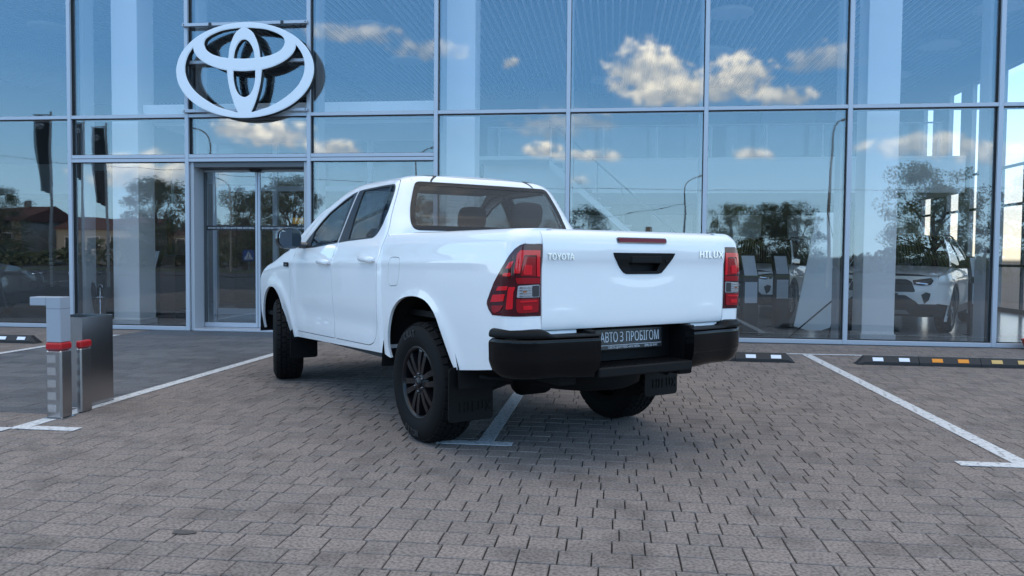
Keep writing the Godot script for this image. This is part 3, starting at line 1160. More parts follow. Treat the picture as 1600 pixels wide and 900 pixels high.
func rim_parts(parent: Node, r: float, face: float, m: Material, dark: Material, nut: Material, spokes := 6) -> void:
	# the face looks along -x; face is the x of the spoke plane
	var t := Transform3D(Basis(Vector3(0, 0, 1), PI / 2), Vector3.ZERO)
	var ring := MB.new()
	ring.lathe(t, [Vector2(r - 0.006, -face - 0.20), Vector2(r - 0.020, -face - 0.06), Vector2(r - 0.020, -face - 0.01), Vector2(r - 0.012, -face + 0.004), Vector2(r - 0.002, -face + 0.010), Vector2(r + 0.006, -face + 0.006), Vector2(r + 0.006, -face - 0.01)], 56)
	part("rim_ring", ring, m, parent)
	var back := MB.new()
	back.lathe(t, [Vector2(0.0, -face - 0.10), Vector2(0.15, -face - 0.10), Vector2(0.155, -face - 0.085), Vector2(r - 0.02, -face - 0.085)], 40)
	part("brake_disc", back, dark, parent)
	var sp := MB.new()
	for k in spokes:
		var a := TAU * k / spokes + 0.26
		for side in [-1.0, 1.0]:
			var rings := []
			for q in [[0.045, 0.016, 0.018, 0.008], [0.09, 0.022, 0.021, 0.003], [0.14, 0.030, 0.023, 0.0], [r - 0.030, 0.036, 0.024, 0.003], [r - 0.008, 0.038, 0.026, 0.012]]:
				var c := Vector3(face + q[3], 0, 0)
				var rad := Basis(Vector3.RIGHT, a) * Vector3(0, q[0], side * q[1])
				var tan := Basis(Vector3.RIGHT, a) * Vector3(0, 0, 1)
				var p := c + rad
				rings.append([p - tan * q[2] + Vector3(0.045, 0, 0), p - tan * q[2] * 0.78, p + tan * q[2] * 0.78, p + tan * q[2] + Vector3(0.045, 0, 0)])
			sp.loft(rings, false)
	part("spokes", sp, m, parent)
	var hub := MB.new()
	hub.lathe(t, [Vector2(0.0, -face + 0.012), Vector2(0.030, -face + 0.011), Vector2(0.036, -face + 0.006), Vector2(0.038, -face - 0.004), Vector2(0.075, -face - 0.008), Vector2(0.088, -face - 0.03)], 32)
	part("hub", hub, m, parent)
	var em := MB.new()
	for e in [[0.024, 0.016, 0.0], [0.009, 0.015, 0.0]]:
		var path := []
		for k in 25:
			var a := TAU * k / 24
			path.append(Vector3(face - 0.0125, sin(a) * e[1], cos(a) * e[0]))
		em.tube(path, [0.0014], 5, false)
	var path2 := []
	for k in 25:
		var a := TAU * k / 24
		path2.append(Vector3(face - 0.0125, 0.007 + sin(a) * 0.006, cos(a) * 0.017))
	em.tube(path2, [0.0014], 5, false)
	part("wheel_emblem", em, nut, parent)
	var nb := MB.new()
	nb.lathe(t, [Vector2(0.0, 0.016), Vector2(0.006, 0.014), Vector2(0.0095, 0.006), Vector2(0.0095, -0.004)], 10)
	var nm := nb.mesh()
	for k in 6:
		var a := TAU * k / 6 + 0.52
		var o := part("wheel_nut", nm, nut, parent)
		o.position = Vector3(face + 0.006, sin(a) * 0.057, cos(a) * 0.057)


func sidewall_text(parent: Node, txt: String, r: float, mid: float, x: float, size: float, m: Material, up: bool) -> void:
	# raised letters set one by one along the sidewall
	var n := txt.length()
	for k in n:
		var a := mid + (k - (n - 1) * 0.5) * size * 0.95 / r * (1.0 if up else -1.0)
		var o := part("raised_letter", letters(txt[k], size, 0.003, false, true), m, parent)
		# the outer face looks along -x; angle a runs from the top towards the rear (+z)
		var outw := Vector3(0, cos(a), sin(a))
		var yv := outw if up else -outw
		var zv := Vector3(-1, 0, 0)
		o.transform = Transform3D(Basis(yv.cross(zv), yv, zv), Vector3(x, 0, 0) + outw * r)


func truck() -> void:
	var paint := mat("white_paint", lin(0.80, 0.805, 0.81), 0.35, 0.0, 0.5)
	paint.clearcoat_enabled = true
	paint.clearcoat = 1.0
	paint.clearcoat_roughness = 0.02
	var gap := mat("seam_shade_black", lin(0.012, 0.012, 0.013), 0.8)  # near-black that stands in for the shade inside the panel gaps
	var trim := mat("black_trim", lin(0.010, 0.010, 0.011), 0.30)
	var plastic := mat("black_plastic", lin(0.0045, 0.0046, 0.005), 0.55, 0.0, 0.28)
	plastic.normal_enabled = true
	plastic.normal_texture = noise_tex(256, 0.3, 4, [], 2, FastNoiseLite.TYPE_SIMPLEX_SMOOTH, 2.0)
	plastic.normal_scale = 0.15
	plastic.uv1_triplanar = true
	plastic.uv1_scale = Vector3.ONE * 6.0
	var gloss := mat("gloss_black", lin(0.012, 0.012, 0.013), 0.10)
	gloss.clearcoat_enabled = true
	gloss.clearcoat = 1.0
	gloss.clearcoat_roughness = 0.02
	var under := mat("underbody", lin(0.009, 0.009, 0.0095), 0.8, 0.0, 0.3)
	var rubber := mat("rubber", lin(0.005, 0.0051, 0.0055), 0.75, 0.0, 0.3)
	var chrome := mat("chrome", lin(0.65, 0.66, 0.68), 0.12, 1.0)
	var trimgrey := mat("cabin_trim", lin(0.035, 0.036, 0.039), 0.8)
	var glass := pane_mat("car_glass", 0.52)
	var dark_glass := pane_mat("rear_glass", 0.36)
	var T := thing("pickup_truck", "white double cab pickup truck with black wheels, seen from its rear left corner", "pickup truck", Vector3(7.99, 0, 6.197), 0.699)
	var cab := s_cab
	var bed := s_bed
	var fen := s_fen
	var cell := 0.028

	# ---- cab side with door openings
	var fdoor := P2([-2.49, 0.519, -1.531, 0.537, -1.512, 0.838, -1.535, 1.00, -1.545, 1.09, -1.534, 1.177, -1.486, 1.295, -1.462, 1.50, -1.458, 1.768, -1.58, 1.762, -1.70, 1.742, -1.82, 1.706, -1.93, 1.652, -2.10, 1.545, -2.30, 1.405, -2.42, 1.30, -2.44, 1.253, -2.53, 1.165, -2.585, 1.085, -2.609, 1.00, -2.604, 0.88, -2.592, 0.76, -2.554, 0.644, -2.525, 0.56])
	var rdoor := P2([-1.524, 0.538, -0.82, 0.551, -0.74, 0.575, -0.69, 0.62, -0.655, 0.72, -0.636, 0.884, -0.63, 1.04, -0.626, 1.127, -0.606, 1.216, -0.588, 1.349, -0.572, 1.509, -0.560, 1.682, -0.572, 1.765, -0.62, 1.780, -1.0, 1.782, -1.30, 1.778, -1.451, 1.769, -1.455, 1.50, -1.479, 1.295, -1.527, 1.177, -1.538, 1.09, -1.528, 1.00, -1.505, 0.838])
	fdoor = rounded(fdoor, 0.02, 3)
	rdoor = rounded(rdoor, 0.025, 3)
	var side := P2([-2.66, 0.455, -1.6, 0.486, -0.61, 0.513, -0.55, 0.515, -0.545, 1.24, -0.38, 1.24, -0.395, 1.385, -0.412, 1.43, -0.424, 1.48, -0.424, 1.60, -0.418, 1.68, -0.405, 1.74, -0.36, 1.775, -0.355, 1.86, -1.48, 1.86, -1.56, 1.84, -1.70, 1.795, -1.83, 1.745, -1.95, 1.685, -2.12, 1.585, -2.34, 1.455, -2.55, 1.335, -2.66, 1.26])
	var openings := [inset(fdoor, 0.006), inset(rdoor, 0.006)]
	var b := MB.new()
	b.panel(cab, side, openings, cell, 0.0, 0.007)
	both("cab_side", b, paint, T)
	# dark strips behind the seams: shade of the door gaps put in as colour
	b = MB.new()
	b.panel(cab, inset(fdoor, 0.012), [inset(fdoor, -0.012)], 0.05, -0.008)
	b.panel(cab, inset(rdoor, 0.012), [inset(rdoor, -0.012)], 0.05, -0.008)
	both("seam_shade", b, gap, T)
	# day light openings
	var dlo := P2([-2.205, 1.262, -1.997, 1.267, -1.492, 1.301, -1.268, 1.314, -0.80, 1.331, -0.752, 1.350, -0.675, 1.43, -0.612, 1.52, -0.592, 1.62, -0.585, 1.69, -0.602, 1.728, -0.64, 1.736, -0.90, 1.738, -1.368, 1.730, -1.538, 1.712, -1.729, 1.662, -1.919, 1.575, -2.057, 1.488, -2.208, 1.376, -2.29, 1.31, -2.30, 1.275])
	dlo = rounded(dlo, 0.02, 3)
	var fhole := cut(dlo, inset(fdoor, -0.004))
	var rhole := cut(dlo, inset(rdoor, -0.004))
	for k in 2:
		b = MB.new()
		b.panel(cab, fdoor if k == 0 else rdoor, [fhole if k == 0 else rhole], cell, 0.0, 0.007)
		var ds := both("front_door" if k == 0 else "rear_door", b, paint, T)
		# black frame and glass
		var hole := inset(fhole if k == 0 else rhole, 0.001)
		var glassy: PackedVector2Array
		if k == 0:
			glassy = rounded(cut(inset(dlo, -0.014), P2([-3.0, 1.0, -1.505, 1.0, -1.505, 1.30, -1.555, 1.9, -3.0, 1.9])), 0.012, 3)
			glassy = cut(glassy, P2([-2.14, 1.0, 0, 1.0, 0, 2.0, -2.14, 2.0]))
		else:
			glassy = rounded(cut(inset(dlo, -0.014), P2([-1.285, 1.0, 0.0, 1.0, 0.0, 1.9, -1.375, 1.9, -1.285, 1.32])), 0.012, 3)
		b = MB.new()
		b.panel(cab, hole, [glassy], cell, -0.003, 0.012)
		if k == 1:
			b.panel(cab, P2([-0.79, 1.335, -0.77, 1.335, -0.665, 1.73, -0.685, 1.73]), [], cell, -0.004)
		var tr := b
		var gl := MB.new()
		gl.panel(cab, inset(glassy, 0.004), [], 0.05, -0.010)
		var hd := MB.new()
		# pull handle: a bar over a cup
		var hs := -1.70 if k == 0 else -0.80
		var hv := 1.150 if k == 0 else 1.178
		var rings := []
		for q in [[-0.135, 0.010, 0.012], [-0.12, 0.022, 0.018], [-0.07, 0.034, 0.019], [0.03, 0.036, 0.020], [0.085, 0.032, 0.023], [0.125, 0.022, 0.021], [0.14, 0.008, 0.012]]:
			var p := s_cab(hs + q[0], hv - 0.03 * q[0])
			var ring := []
			for a in 10:
				var an := TAU * a / 10
				ring.append(p + Vector3(-q[1] - 0.006 + 0.012 * (1 - cos(an)) * 0.9 - 0.004, sin(an) * q[2], 0))
			rings.append(ring)
		hd.loft(rings)
		for d in ds.size():
			part("window_frame", tr if d == 0 else tr.mirrored(), trim, ds[d])
			part("window_glass", gl if d == 0 else gl.mirrored(), glass, ds[d])
			part("door_handle", hd if d == 0 else hd.mirrored(), paint, ds[d])

	# ---- front wing with wheel arch, bonnet and face
	var arch := [Vector2(-2.668, 0.44), Vector2(-2.713, 0.505), Vector2(-2.80, 0.60), Vector2(-2.879, 0.70), Vector2(-2.943, 0.80), Vector2(-3.03, 0.868), Vector2(-3.124, 0.892), Vector2(-3.25, 0.885), Vector2(-3.37, 0.83), Vector2(-3.46, 0.73), Vector2(-3.52, 0.60), Vector2(-3.55, 0.46)]
	var wing := PackedVector2Array()
	for q in smoothed(arch, 4):
		wing.append(q)
	wing.append_array(P2([-3.70, 0.46, -3.70, 0.99, -3.72, 1.02, -3.72, 1.41, -2.66, 1.41, -2.60, 1.30, -2.448, 1.253, -2.538, 1.165, -2.592, 1.085, -2.616, 1.00, -2.611, 0.88, -2.599, 0.76, -2.561, 0.644, -2.53, 0.56, -2.496, 0.51, -2.49, 0.462]))
	b = MB.new()
	b.panel(fen, wing, [], cell, 0.0, 0.02)
	both("front_wing", b, paint, T)
	b = MB.new()
	b.panel(fen, P2([-3.706, 0.42, -4.62, 0.42, -4.62, 0.90, -3.706, 0.95]), [P2([-4.30, 0.50, -4.61, 0.50, -4.61, 0.86, -4.36, 0.86])], 0.04, 0.0, 0.02)
	both("front_bumper", b, paint, T)
	b = MB.new()
	b.panel(fen, P2([-3.74, 1.0, -4.25, 0.96, -4.25, 1.10, -4.0, 1.20, -3.74, 1.26]), [], 0.04, 0.012, 0.03)
	both("headlamp", b, chrome, T)
	b = MB.new()
	b.panel(fen, P2([-4.10, 0.50, -4.64, 0.50, -4.64, 1.22, -4.27, 1.16]), [], 0.04, -0.02, 0.0)
	both("grille", b, plastic, T)
	# bonnet: spans the two wing tops with a crown
	b = MB.new()
	var rows := []
	for i in 19:
		var s := lerpf(-2.66, -4.28, i / 18.0)
		var l := s_fen(s, 1.41)
		var row := []
		for j in 17:
			var u := j / 8.0 - 1.0
			row.append(Vector3(-l.x * u, l.y + 0.07 * (1.0 - u * u) * smoothstep(-4.35, -3.6, s) + 0.004, l.z - 0.04 * (1.0 - u * u) * smoothstep(-3.6, -4.3, s)))
		rows.append(row)
	grid_skin(b, rows, Vector3.UP)
	part("bonnet", b, paint, T)
	# windscreen between the pillars, and the roof skin
	b = MB.new()
	rows = []
	var wp := [Vector2(-2.64, 1.262), Vector2(-2.55, 1.325), Vector2(-2.34, 1.445), Vector2(-2.12, 1.575), Vector2(-1.95, 1.675), Vector2(-1.83, 1.735), Vector2(-1.70, 1.785)]
	for q in wp:
		var l := s_cab(q.x, q.y)
		var row := []
		for j in 13:
			var u := j / 6.0 - 1.0
			row.append(Vector3(-l.x * u, l.y + 0.02 * (1.0 - u * u), l.z - 0.16 * (1.0 - u * u)))
		rows.append(row)
	grid_skin(b, rows, Vector3(0, 0.6, -1))
	part("windscreen", b, glass, T)
	b = MB.new()
	rows = []
	for i in 25:
		var f := i / 24.0
		var s := lerpf(-1.68, -0.43, f)
		var l := s_cab(s, 1.86)
		var row := []
		for j in 17:
			var u := j / 8.0 - 1.0
			row.append(Vector3(-l.x * u, l.y + 0.022 * (1.0 - u * u) - (0.02 * (1.0 - u * u) * smoothstep(0.9, 1.0, f)), l.z - 0.12 * (1.0 - u * u) * (1.0 - f) + 0.02 * (1.0 - u * u) * f))
		rows.append(row)
	grid_skin(b, rows, Vector3.UP)
	part("roof", b, paint, T)
	# black ditch strips between roof and sides, turned down over the rear edge
	b = MB.new()
	var strip := []
	for v in [1.755, 1.78, 1.80, 1.82, 1.84, 1.857]:
		strip.append(s_cab(-0.365 - (v - 1.755) * 0.25, v) + Vector3(0.03, 0.001, 0.002))
	for s in [-0.47, -0.55]:
		strip.append(s_cab(s, 1.857) + Vector3(0.02, -0.004, 0))
	b.tube(strip, [0.0085], 6)
	both("roof_strip", b, trim, T)

	# ---- back of the cab with the rear window
	var bw := rounded(P2([-0.662, 1.388, 0.662, 1.388, 0.688, 1.43, 0.662, 1.56, 0.605, 1.70, 0.575, 1.755, -0.575, 1.755, -0.605, 1.70, -0.662, 1.56, -0.688, 1.43]), 0.045, 4)
	var frit := mat("glass_frit", lin(0.006, 0.006, 0.007), 0.04, 0.0, 0.45)
	var back := s_back
	var edge := PackedVector2Array()
	for v in [1.0, 1.2, 1.36, 1.42, 1.48, 1.55, 1.62, 1.70, 1.76, 1.82, 1.86]:
		edge.append(Vector2(herm(CAB, v, 1) - 0.13 - 0.012, v))
	for k in 11:
		edge.append(Vector2(-edge[10 - k].x, edge[10 - k].y))
	b = MB.new()
	b.panel(back, edge, [bw], 0.04, 0.0, 0.02)
	part("cab_back", b, paint, T)
	b = MB.new()
	b.panel(back, inset(bw, 0.002), [inset(bw, -0.035)], 0.04, 0.001, 0.0)
	var frame := part("rear_window", b, frit, T)
	b = MB.new()
	b.panel(back, inset(bw, -0.034), [], 0.06, -0.001)
	part("window_glass", b, dark_glass, frame)
	b = MB.new()
	for k in 11:
		var v := 1.45 + k * 0.024
		var path := []
		for j in 9:
			path.append(s_back(-0.56 + 0.14 * j, v) + Vector3(0, 0, -0.004))
		b.tube(path, [0.0008], 4, false)
	part("heating_wires", b, trimgrey, frame)

	# ---- load bed
	var lampo := P2([1.266, 1.274, 1.151, 1.275, 1.125, 1.265, 1.1, 1.245, 1.072, 1.21, 1.045, 1.167, 0.995, 1.115, 0.946, 1.063, 0.905, 1.005, 0.878, 0.965, 0.873, 0.945, 0.892, 0.915, 0.927, 0.888, 1.266, 0.890])
	var fuel := rounded(P2([-0.415, 1.0, -0.285, 1.005, -0.262, 1.05, -0.232, 1.165, -0.25, 1.192, -0.385, 1.194, -0.405, 1.16, -0.43, 1.05]), 0.03, 4)
	var rarch := [Vector2(-0.441, 0.497), Vector2(-0.455, 0.587), Vector2(-0.432, 0.703), Vector2(-0.361, 0.835), Vector2(-0.221, 0.918), Vector2(-0.029, 0.946), Vector2(0.144, 0.925), Vector2(0.268, 0.849), Vector2(0.343, 0.74), Vector2(0.398, 0.643), Vector2(0.452, 0.56), Vector2(0.484, 0.527)]
	var bo := P2([-0.536, 1.45, -0.536, 0.515])
	bo.append_array(smoothed(rarch, 4))
	bo.append_array(P2([0.70, 0.553, 0.901, 0.58, 1.268, 0.60, 1.268, 1.355, 1.23, 1.45]))
	b = MB.new()
	b.panel(bed, bo, [inset(lampo, 0.003), inset(fuel, 0.004)], 0.024, 0.0, 0.018)
	var beds := both("bed_side", b, paint, T)
	b = MB.new()
	b.panel(bed, fuel, [], 0.03, 0.0, 0.012)
	part("fuel_flap", b, paint, beds[0])
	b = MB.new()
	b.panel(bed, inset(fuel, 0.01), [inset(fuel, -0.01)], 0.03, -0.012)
	part("flap_seam", b, gap, beds[0])  # dark strip painting the shade in the gap round the flap
	# inner bed: floor, walls, head board
	var bedm := paint
	part("bed_floor", bx(-0.76, 0.76, 0.80, 0.84, -0.52, 1.05), plastic, T)
	both("bed_wall", bx(-0.775, -0.755, 0.985, 1.361, -0.53, 1.05), bedm, T)
	part("bed_headboard", bx(-0.86, 0.86, 0.985, 1.355, -0.535, -0.505, 0.004), bedm, T)
	b = MB.new()
	b.box(Transform3D(Basis(), Vector3(0, 0.95, -0.565)), Vector3(1.66, 0.80, 0.02))
	part("cab_rear_wall", b, paint, T)

	# ---- tail lamps
	lamps(T, beds, lampo, bed, gloss, chrome)

	# ---- tailgate
	var gate := s_gate
	var go := rounded(P2([-0.697, 0.808, 0.697, 0.808, 0.700, 1.33, 0.698, 1.362, -0.698, 1.362, -0.700, 1.33]), 0.012, 3)
	var hb := P2([-0.215, 1.232, 0.262, 1.232, 0.246, 1.205, 0.195, 1.145, 0.165, 1.118, 0.140, 1.112, -0.105, 1.112, -0.130, 1.120, -0.160, 1.15, -0.205, 1.21])
	b = MB.new()
	b.panel(gate, go, [inset(hb, 0.002)], 0.024, 0.0, 0.05)
	var tg := part("tailgate", b, paint, T)
	part("gate_core", bx(-0.69, 0.69, 0.82, 1.355, 1.045, 1.075), paint, tg)
	b = MB.new()
	b.panel(gate, hb, [P2([-0.10, 1.178, 0.15, 1.178, 0.125, 1.128, -0.075, 1.128])], 0.02, 0.006, 0.05)
	var hz := part("tailgate_handle", b, plastic, tg)
	part("handle_pocket", bx(-0.11, 0.16, 1.12, 1.185, 1.085, 1.09), plastic, hz)
	part("handle_lever", bx(-0.085, 0.155, 1.172, 1.218, 1.130, 1.146, 0.006), plastic, hz)
	b = MB.new()
	b.lathe(Transform3D(Basis(Vector3.RIGHT, PI / 2), Vector3(0.195, 1.19, 1.140)), [Vector2(0.0, 0.004), Vector2(0.009, 0.004), Vector2(0.011, 0.0)], 16)
	part("lock", b, plastic, hz)
	b = MB.new()
	b.panel(gate, rounded(P2([-0.185, 1.288, 0.192, 1.288, 0.196, 1.320, -0.189, 1.320]), 0.012, 3), [], 0.02, 0.006, 0.01)
	var brake := part("brake_light", b, gloss, tg)
	b = MB.new()
	b.panel(gate, rounded(P2([-0.178, 1.294, 0.185, 1.294, 0.188, 1.314, -0.181, 1.314]), 0.008, 3), [], 0.02, 0.010, 0.008)
	var bl := mat("brake_lens", lin(0.15, 0.016, 0.024), 0.12, 0.0, 0.3)
	part("lens", b, bl, brake)
	var tx := part("maker_lettering", letters("TOYOTA", 0.034, 0.006, false, true), chrome, tg)
	fit_text(tx, Vector3(-0.583, 1.208, s_gate(-0.58, 1.208).z + 0.003), 0.176)
	tx = part("model_lettering", letters("HILUX", 0.040, 0.006, false, true), chrome, tg)
	fit_text(tx, Vector3(0.574, 1.228, s_gate(0.58, 1.226).z + 0.003), 0.212)
	# sills below the tailgate
	both("rear_sill", bx(-0.70, -0.44, 0.76, 0.803, 1.03, 1.10, 0.006), paint, T)

	rear_bumper(T, plastic, gloss, under, chrome)
	cabin(T, trimgrey, plastic)
	undertray(T, under, rubber, chrome, plastic)

	# ---- door mirrors
	for s in [-1, 1]:
		var mi := MB.new()
		var rings2 := []
		for q in [[-0.06, 0.050, 0.045], [-0.045, 0.088, 0.075], [0.0, 0.108, 0.090], [0.05, 0.112, 0.094], [0.062, 0.106, 0.088]]:
			var ring := []
			for a in 16:
				var an := TAU * a / 16
				var cx := signf(cos(an)) * pow(absf(cos(an)), 0.7)
				var cy := signf(sin(an)) * pow(absf(sin(an)), 0.7)
				ring.append(Vector3(s * (1.035 + cx * q[1]), 1.345 + cy * q[2], -2.26 + q[0]))
			rings2.append(ring)
		mi.loft(rings2)
		mi.tube([Vector3(s * 0.86, 1.285, -2.25), Vector3(s * 0.95, 1.29, -2.26), Vector3(s * 1.0, 1.31, -2.26)], [0.03, 0.028, 0.03], 8)
		var mo := part("door_mirror", mi, gloss, T)
		var mg := MB.new()
		var pts := PackedVector2Array()
		for a in 20:
			var an := TAU * a / 20
			pts.append(Vector2(signf(cos(an)) * pow(absf(cos(an)), 0.7) * 0.096, signf(sin(an)) * pow(absf(sin(an)), 0.7) * 0.079))
		mg.plate(Transform3D(Basis(Vector3.UP, s * -0.22), Vector3(s * 1.035, 1.345, -2.193)), pts, 0.003)
		part("mirror_glass", mg, mat("mirror", lin(0.8, 0.82, 0.85), 0.01, 1.0), mo)
	# wing badge
	for s in [-1, 1]:
		var bd := part("wing_badge", bx(s * 0.918, s * 0.912, 1.095, 1.135, -2.76, -2.63, 0.002), plastic, T)
		part("badge_trim", bx(s * 0.921, s * 0.9185, 1.108, 1.122, -2.75, -2.65), chrome, bd)
	# ---- wheels
	var ty := tyre_mesh(0.388, 0.232, 0.265, 5, 52)
	var tyre := ty.mesh()
	var alloy := mat("black_alloy", lin(0.006, 0.006, 0.0075), 0.30, 0.0, 0.32)
	alloy.clearcoat_enabled = true
	alloy.clearcoat = 0.25
	alloy.clearcoat_roughness = 0.12
	var nutm := mat("wheel_steel", lin(0.12, 0.12, 0.13), 0.3, 1.0)
	var letm := mat("sidewall_letters", lin(0.013, 0.013, 0.014), 0.6)
	for q in [[-0.775, 0.0, 0.0, "left rear"], [0.775, 0.0, PI, "right rear"], [-0.775, -3.085, -0.27, "left front"], [0.775, -3.085, PI - 0.27, "right front"]]:
		var w := part("wheel", tyre, rubber, T, "black alloy wheel with chunky tyre, " + q[3])
		w.position = Vector3(q[0], 0.386, q[1])
		w.rotation = Vector3(0, q[2], 0)
		rim_parts(w, 0.232, -0.105, alloy, under, nutm)
		if q[3] == "left rear":
			sidewall_text(w, "CRAT", 0.318, -0.25, -0.1365, 0.045, letm, true)
			sidewall_text(w, "ESTON", 0.325, PI + 0.12, -0.1365, 0.042, letm, false)


func fit_text(o: MeshInstance3D, at: Vector3, wide: float) -> void:
	var s: float = wide / o.mesh.get_aabb().size.x
	o.scale = Vector3(s, 1.0, 1.0)
	o.position = at


func grid_skin(b: MB, rows: Array, out: Vector3) -> void:
	var m := rows.size()
	var k: int = rows[0].size()
	var nor := []
	for i in m:
		var r := []
		for j in k:
			var u: Vector3 = rows[mini(i + 1, m - 1)][j] - rows[maxi(i - 1, 0)][j]
			var w: Vector3 = rows[i][mini(j + 1, k - 1)] - rows[i][maxi(j - 1, 0)]
			var g := u.cross(w).normalized()
			r.append(g if g.dot(out) > 0 else -g)
		nor.append(r)
	for i in m - 1:
		for j in k - 1:
			b.tri(rows[i][j], rows[i][j + 1], rows[i + 1][j + 1], nor[i][j], nor[i][j + 1], nor[i + 1][j + 1])
			b.tri(rows[i][j], rows[i + 1][j + 1], rows[i + 1][j], nor[i][j], nor[i + 1][j + 1], nor[i + 1][j])


func lamps(T: Node, beds: Array, lampo: PackedVector2Array, bed: Callable, gloss: Material, chrome: Material) -> void:
	var lens := func(called: String, c: Color, r := 0.08) -> StandardMaterial3D:
		var m := mat(called, c, r)
		m.clearcoat_enabled = true
		m.clearcoat = 0.6
		m.clearcoat_roughness = 0.01
		m.metallic_specular = 0.35
		return m
	var maroon: Material = lens.call("lamp_maroon", lin(0.055, 0.006, 0.010))
	var red: Material = lens.call("lamp_red", lin(0.62, 0.010, 0.018))
	var deep: Material = lens.call("lamp_deep_red", lin(0.28, 0.007, 0.012))
	var clear_: Material = lens.call("lamp_reflector", lin(0.34, 0.34, 0.36), 0.2)
	var smoke: Material = lens.call("lamp_smoke", lin(0.05, 0.05, 0.052))
	var amber: Material = lens.call("lamp_amber", lin(0.30, 0.08, 0.02))
	var base := MB.new()
	base.panel(bed, lampo, [], 0.02, 0.004, 0.03)
	var pair := both("tail_lamp", base, maroon, T)
	var bits := [
		["red_lens", red, [1.116, 1.222, 1.131, 1.241, 1.250, 1.242, 1.260, 1.10, 1.240, 1.10, 1.231, 1.215, 1.152, 1.215, 1.144, 1.165, 1.136, 1.118, 1.106, 1.118], 0.008],
		["bulb_bowl", deep, [1.153, 1.208, 1.226, 1.206, 1.235, 1.102, 1.140, 1.104, 1.148, 1.16], 0.006],
		["painted_glint", red, [1.160, 1.165, 1.204, 1.160, 1.206, 1.110, 1.152, 1.112], 0.010],  # sparkle of the bulb painted on as a brighter red patch
		["red_band", deep, [1.114, 1.094, 1.262, 1.094, 1.262, 1.063, 1.122, 1.063], 0.008],
		["red_segment", red, [1.079, 1.177, 1.103, 1.184, 1.087, 1.145, 1.057, 1.141], 0.008],
		["red_segment", red, [1.048, 1.119, 1.090, 1.121, 1.088, 1.102, 1.038, 1.101], 0.008],
		["red_segment", red, [0.998, 1.045, 1.074, 1.050, 1.070, 1.028, 0.976, 1.022], 0.008],
		["red_segment", red, [0.942, 0.998, 1.057, 1.007, 1.045, 0.968, 0.918, 0.957], 0.008],
		["red_segment", deep, [0.930, 0.938, 1.046, 0.946, 1.018, 0.917, 0.960, 0.898, 0.934, 0.910], 0.008],
		["red_segment", red, [1.078, 1.045, 1.115, 1.046, 1.104, 1.018, 1.100, 0.928, 1.062, 0.924], 0.008],
		["reverse_lamp", clear_, [1.127, 1.052, 1.256, 1.058, 1.256, 0.990, 1.121, 0.989], 0.009],
		["smoked_window", smoke, [1.208, 1.052, 1.252, 1.054, 1.252, 0.994, 1.208, 0.993], 0.011],
		["amber_bulb", amber, [1.152, 1.030, 1.172, 1.030, 1.172, 1.008, 1.152, 1.008], 0.012],
		["reflector", deep, [1.118, 0.982, 1.252, 0.983, 1.246, 0.910, 1.128, 0.907, 1.118, 0.925], 0.009],
		["reflector_bar", red, [1.152, 0.945, 1.206, 0.945, 1.206, 0.924, 1.152, 0.924], 0.012],
		["reflector_bar", red, [1.136, 0.972, 1.238, 0.974, 1.238, 0.966, 1.136, 0.963], 0.012],
	]
	for q in bits:
		var b := MB.new()
		b.panel(bed, rounded(P2(q[2]), 0.006, 2), [], 0.02, q[3], 0.006)
		part(q[0], b, q[1], pair[0])
		part(q[0], b.mirrored(), q[1], pair[1])
	# facets of the reversing lamp
	for k in 4:
		var b := MB.new()
		b.panel(bed, P2([1.134, 0.994 + k * 0.015, 1.202, 0.997 + k * 0.015, 1.202, 1.004 + k * 0.015, 1.134, 1.001 + k * 0.015]), [], 0.02, 0.013, 0.004)
		part("facet", b, chrome, pair[0])
		part("facet", b.mirrored(), chrome, pair[1])


func bump_plan(s: float, o: float) -> Vector3:
	# plan path of the bumper, left half: along the flank, round the corner, along the back to the middle
	var rr := 0.20
	var w := 0.905
	var zb := 1.165
	var e := zb - rr
	var n: Vector3
	var p: Vector3
	if s <= e:
		p = Vector3(-w, 0, s)
		n = Vector3(-1, 0, 0)
	else:
		var th := (s - e) / rr
		if th <= PI / 2:
			n = Vector3(-cos(th), 0, sin(th))
			p = Vector3(-(w - rr), 0, e) + n * rr
		else:
			n = Vector3(0, 0, 1)
			p = Vector3(-(w - rr) + (s - e - rr * PI / 2), 0, zb)
			p.z += 0.03 * smoothstep(0.0, 0.35, s - e - rr * PI / 2)
	return p + n * o


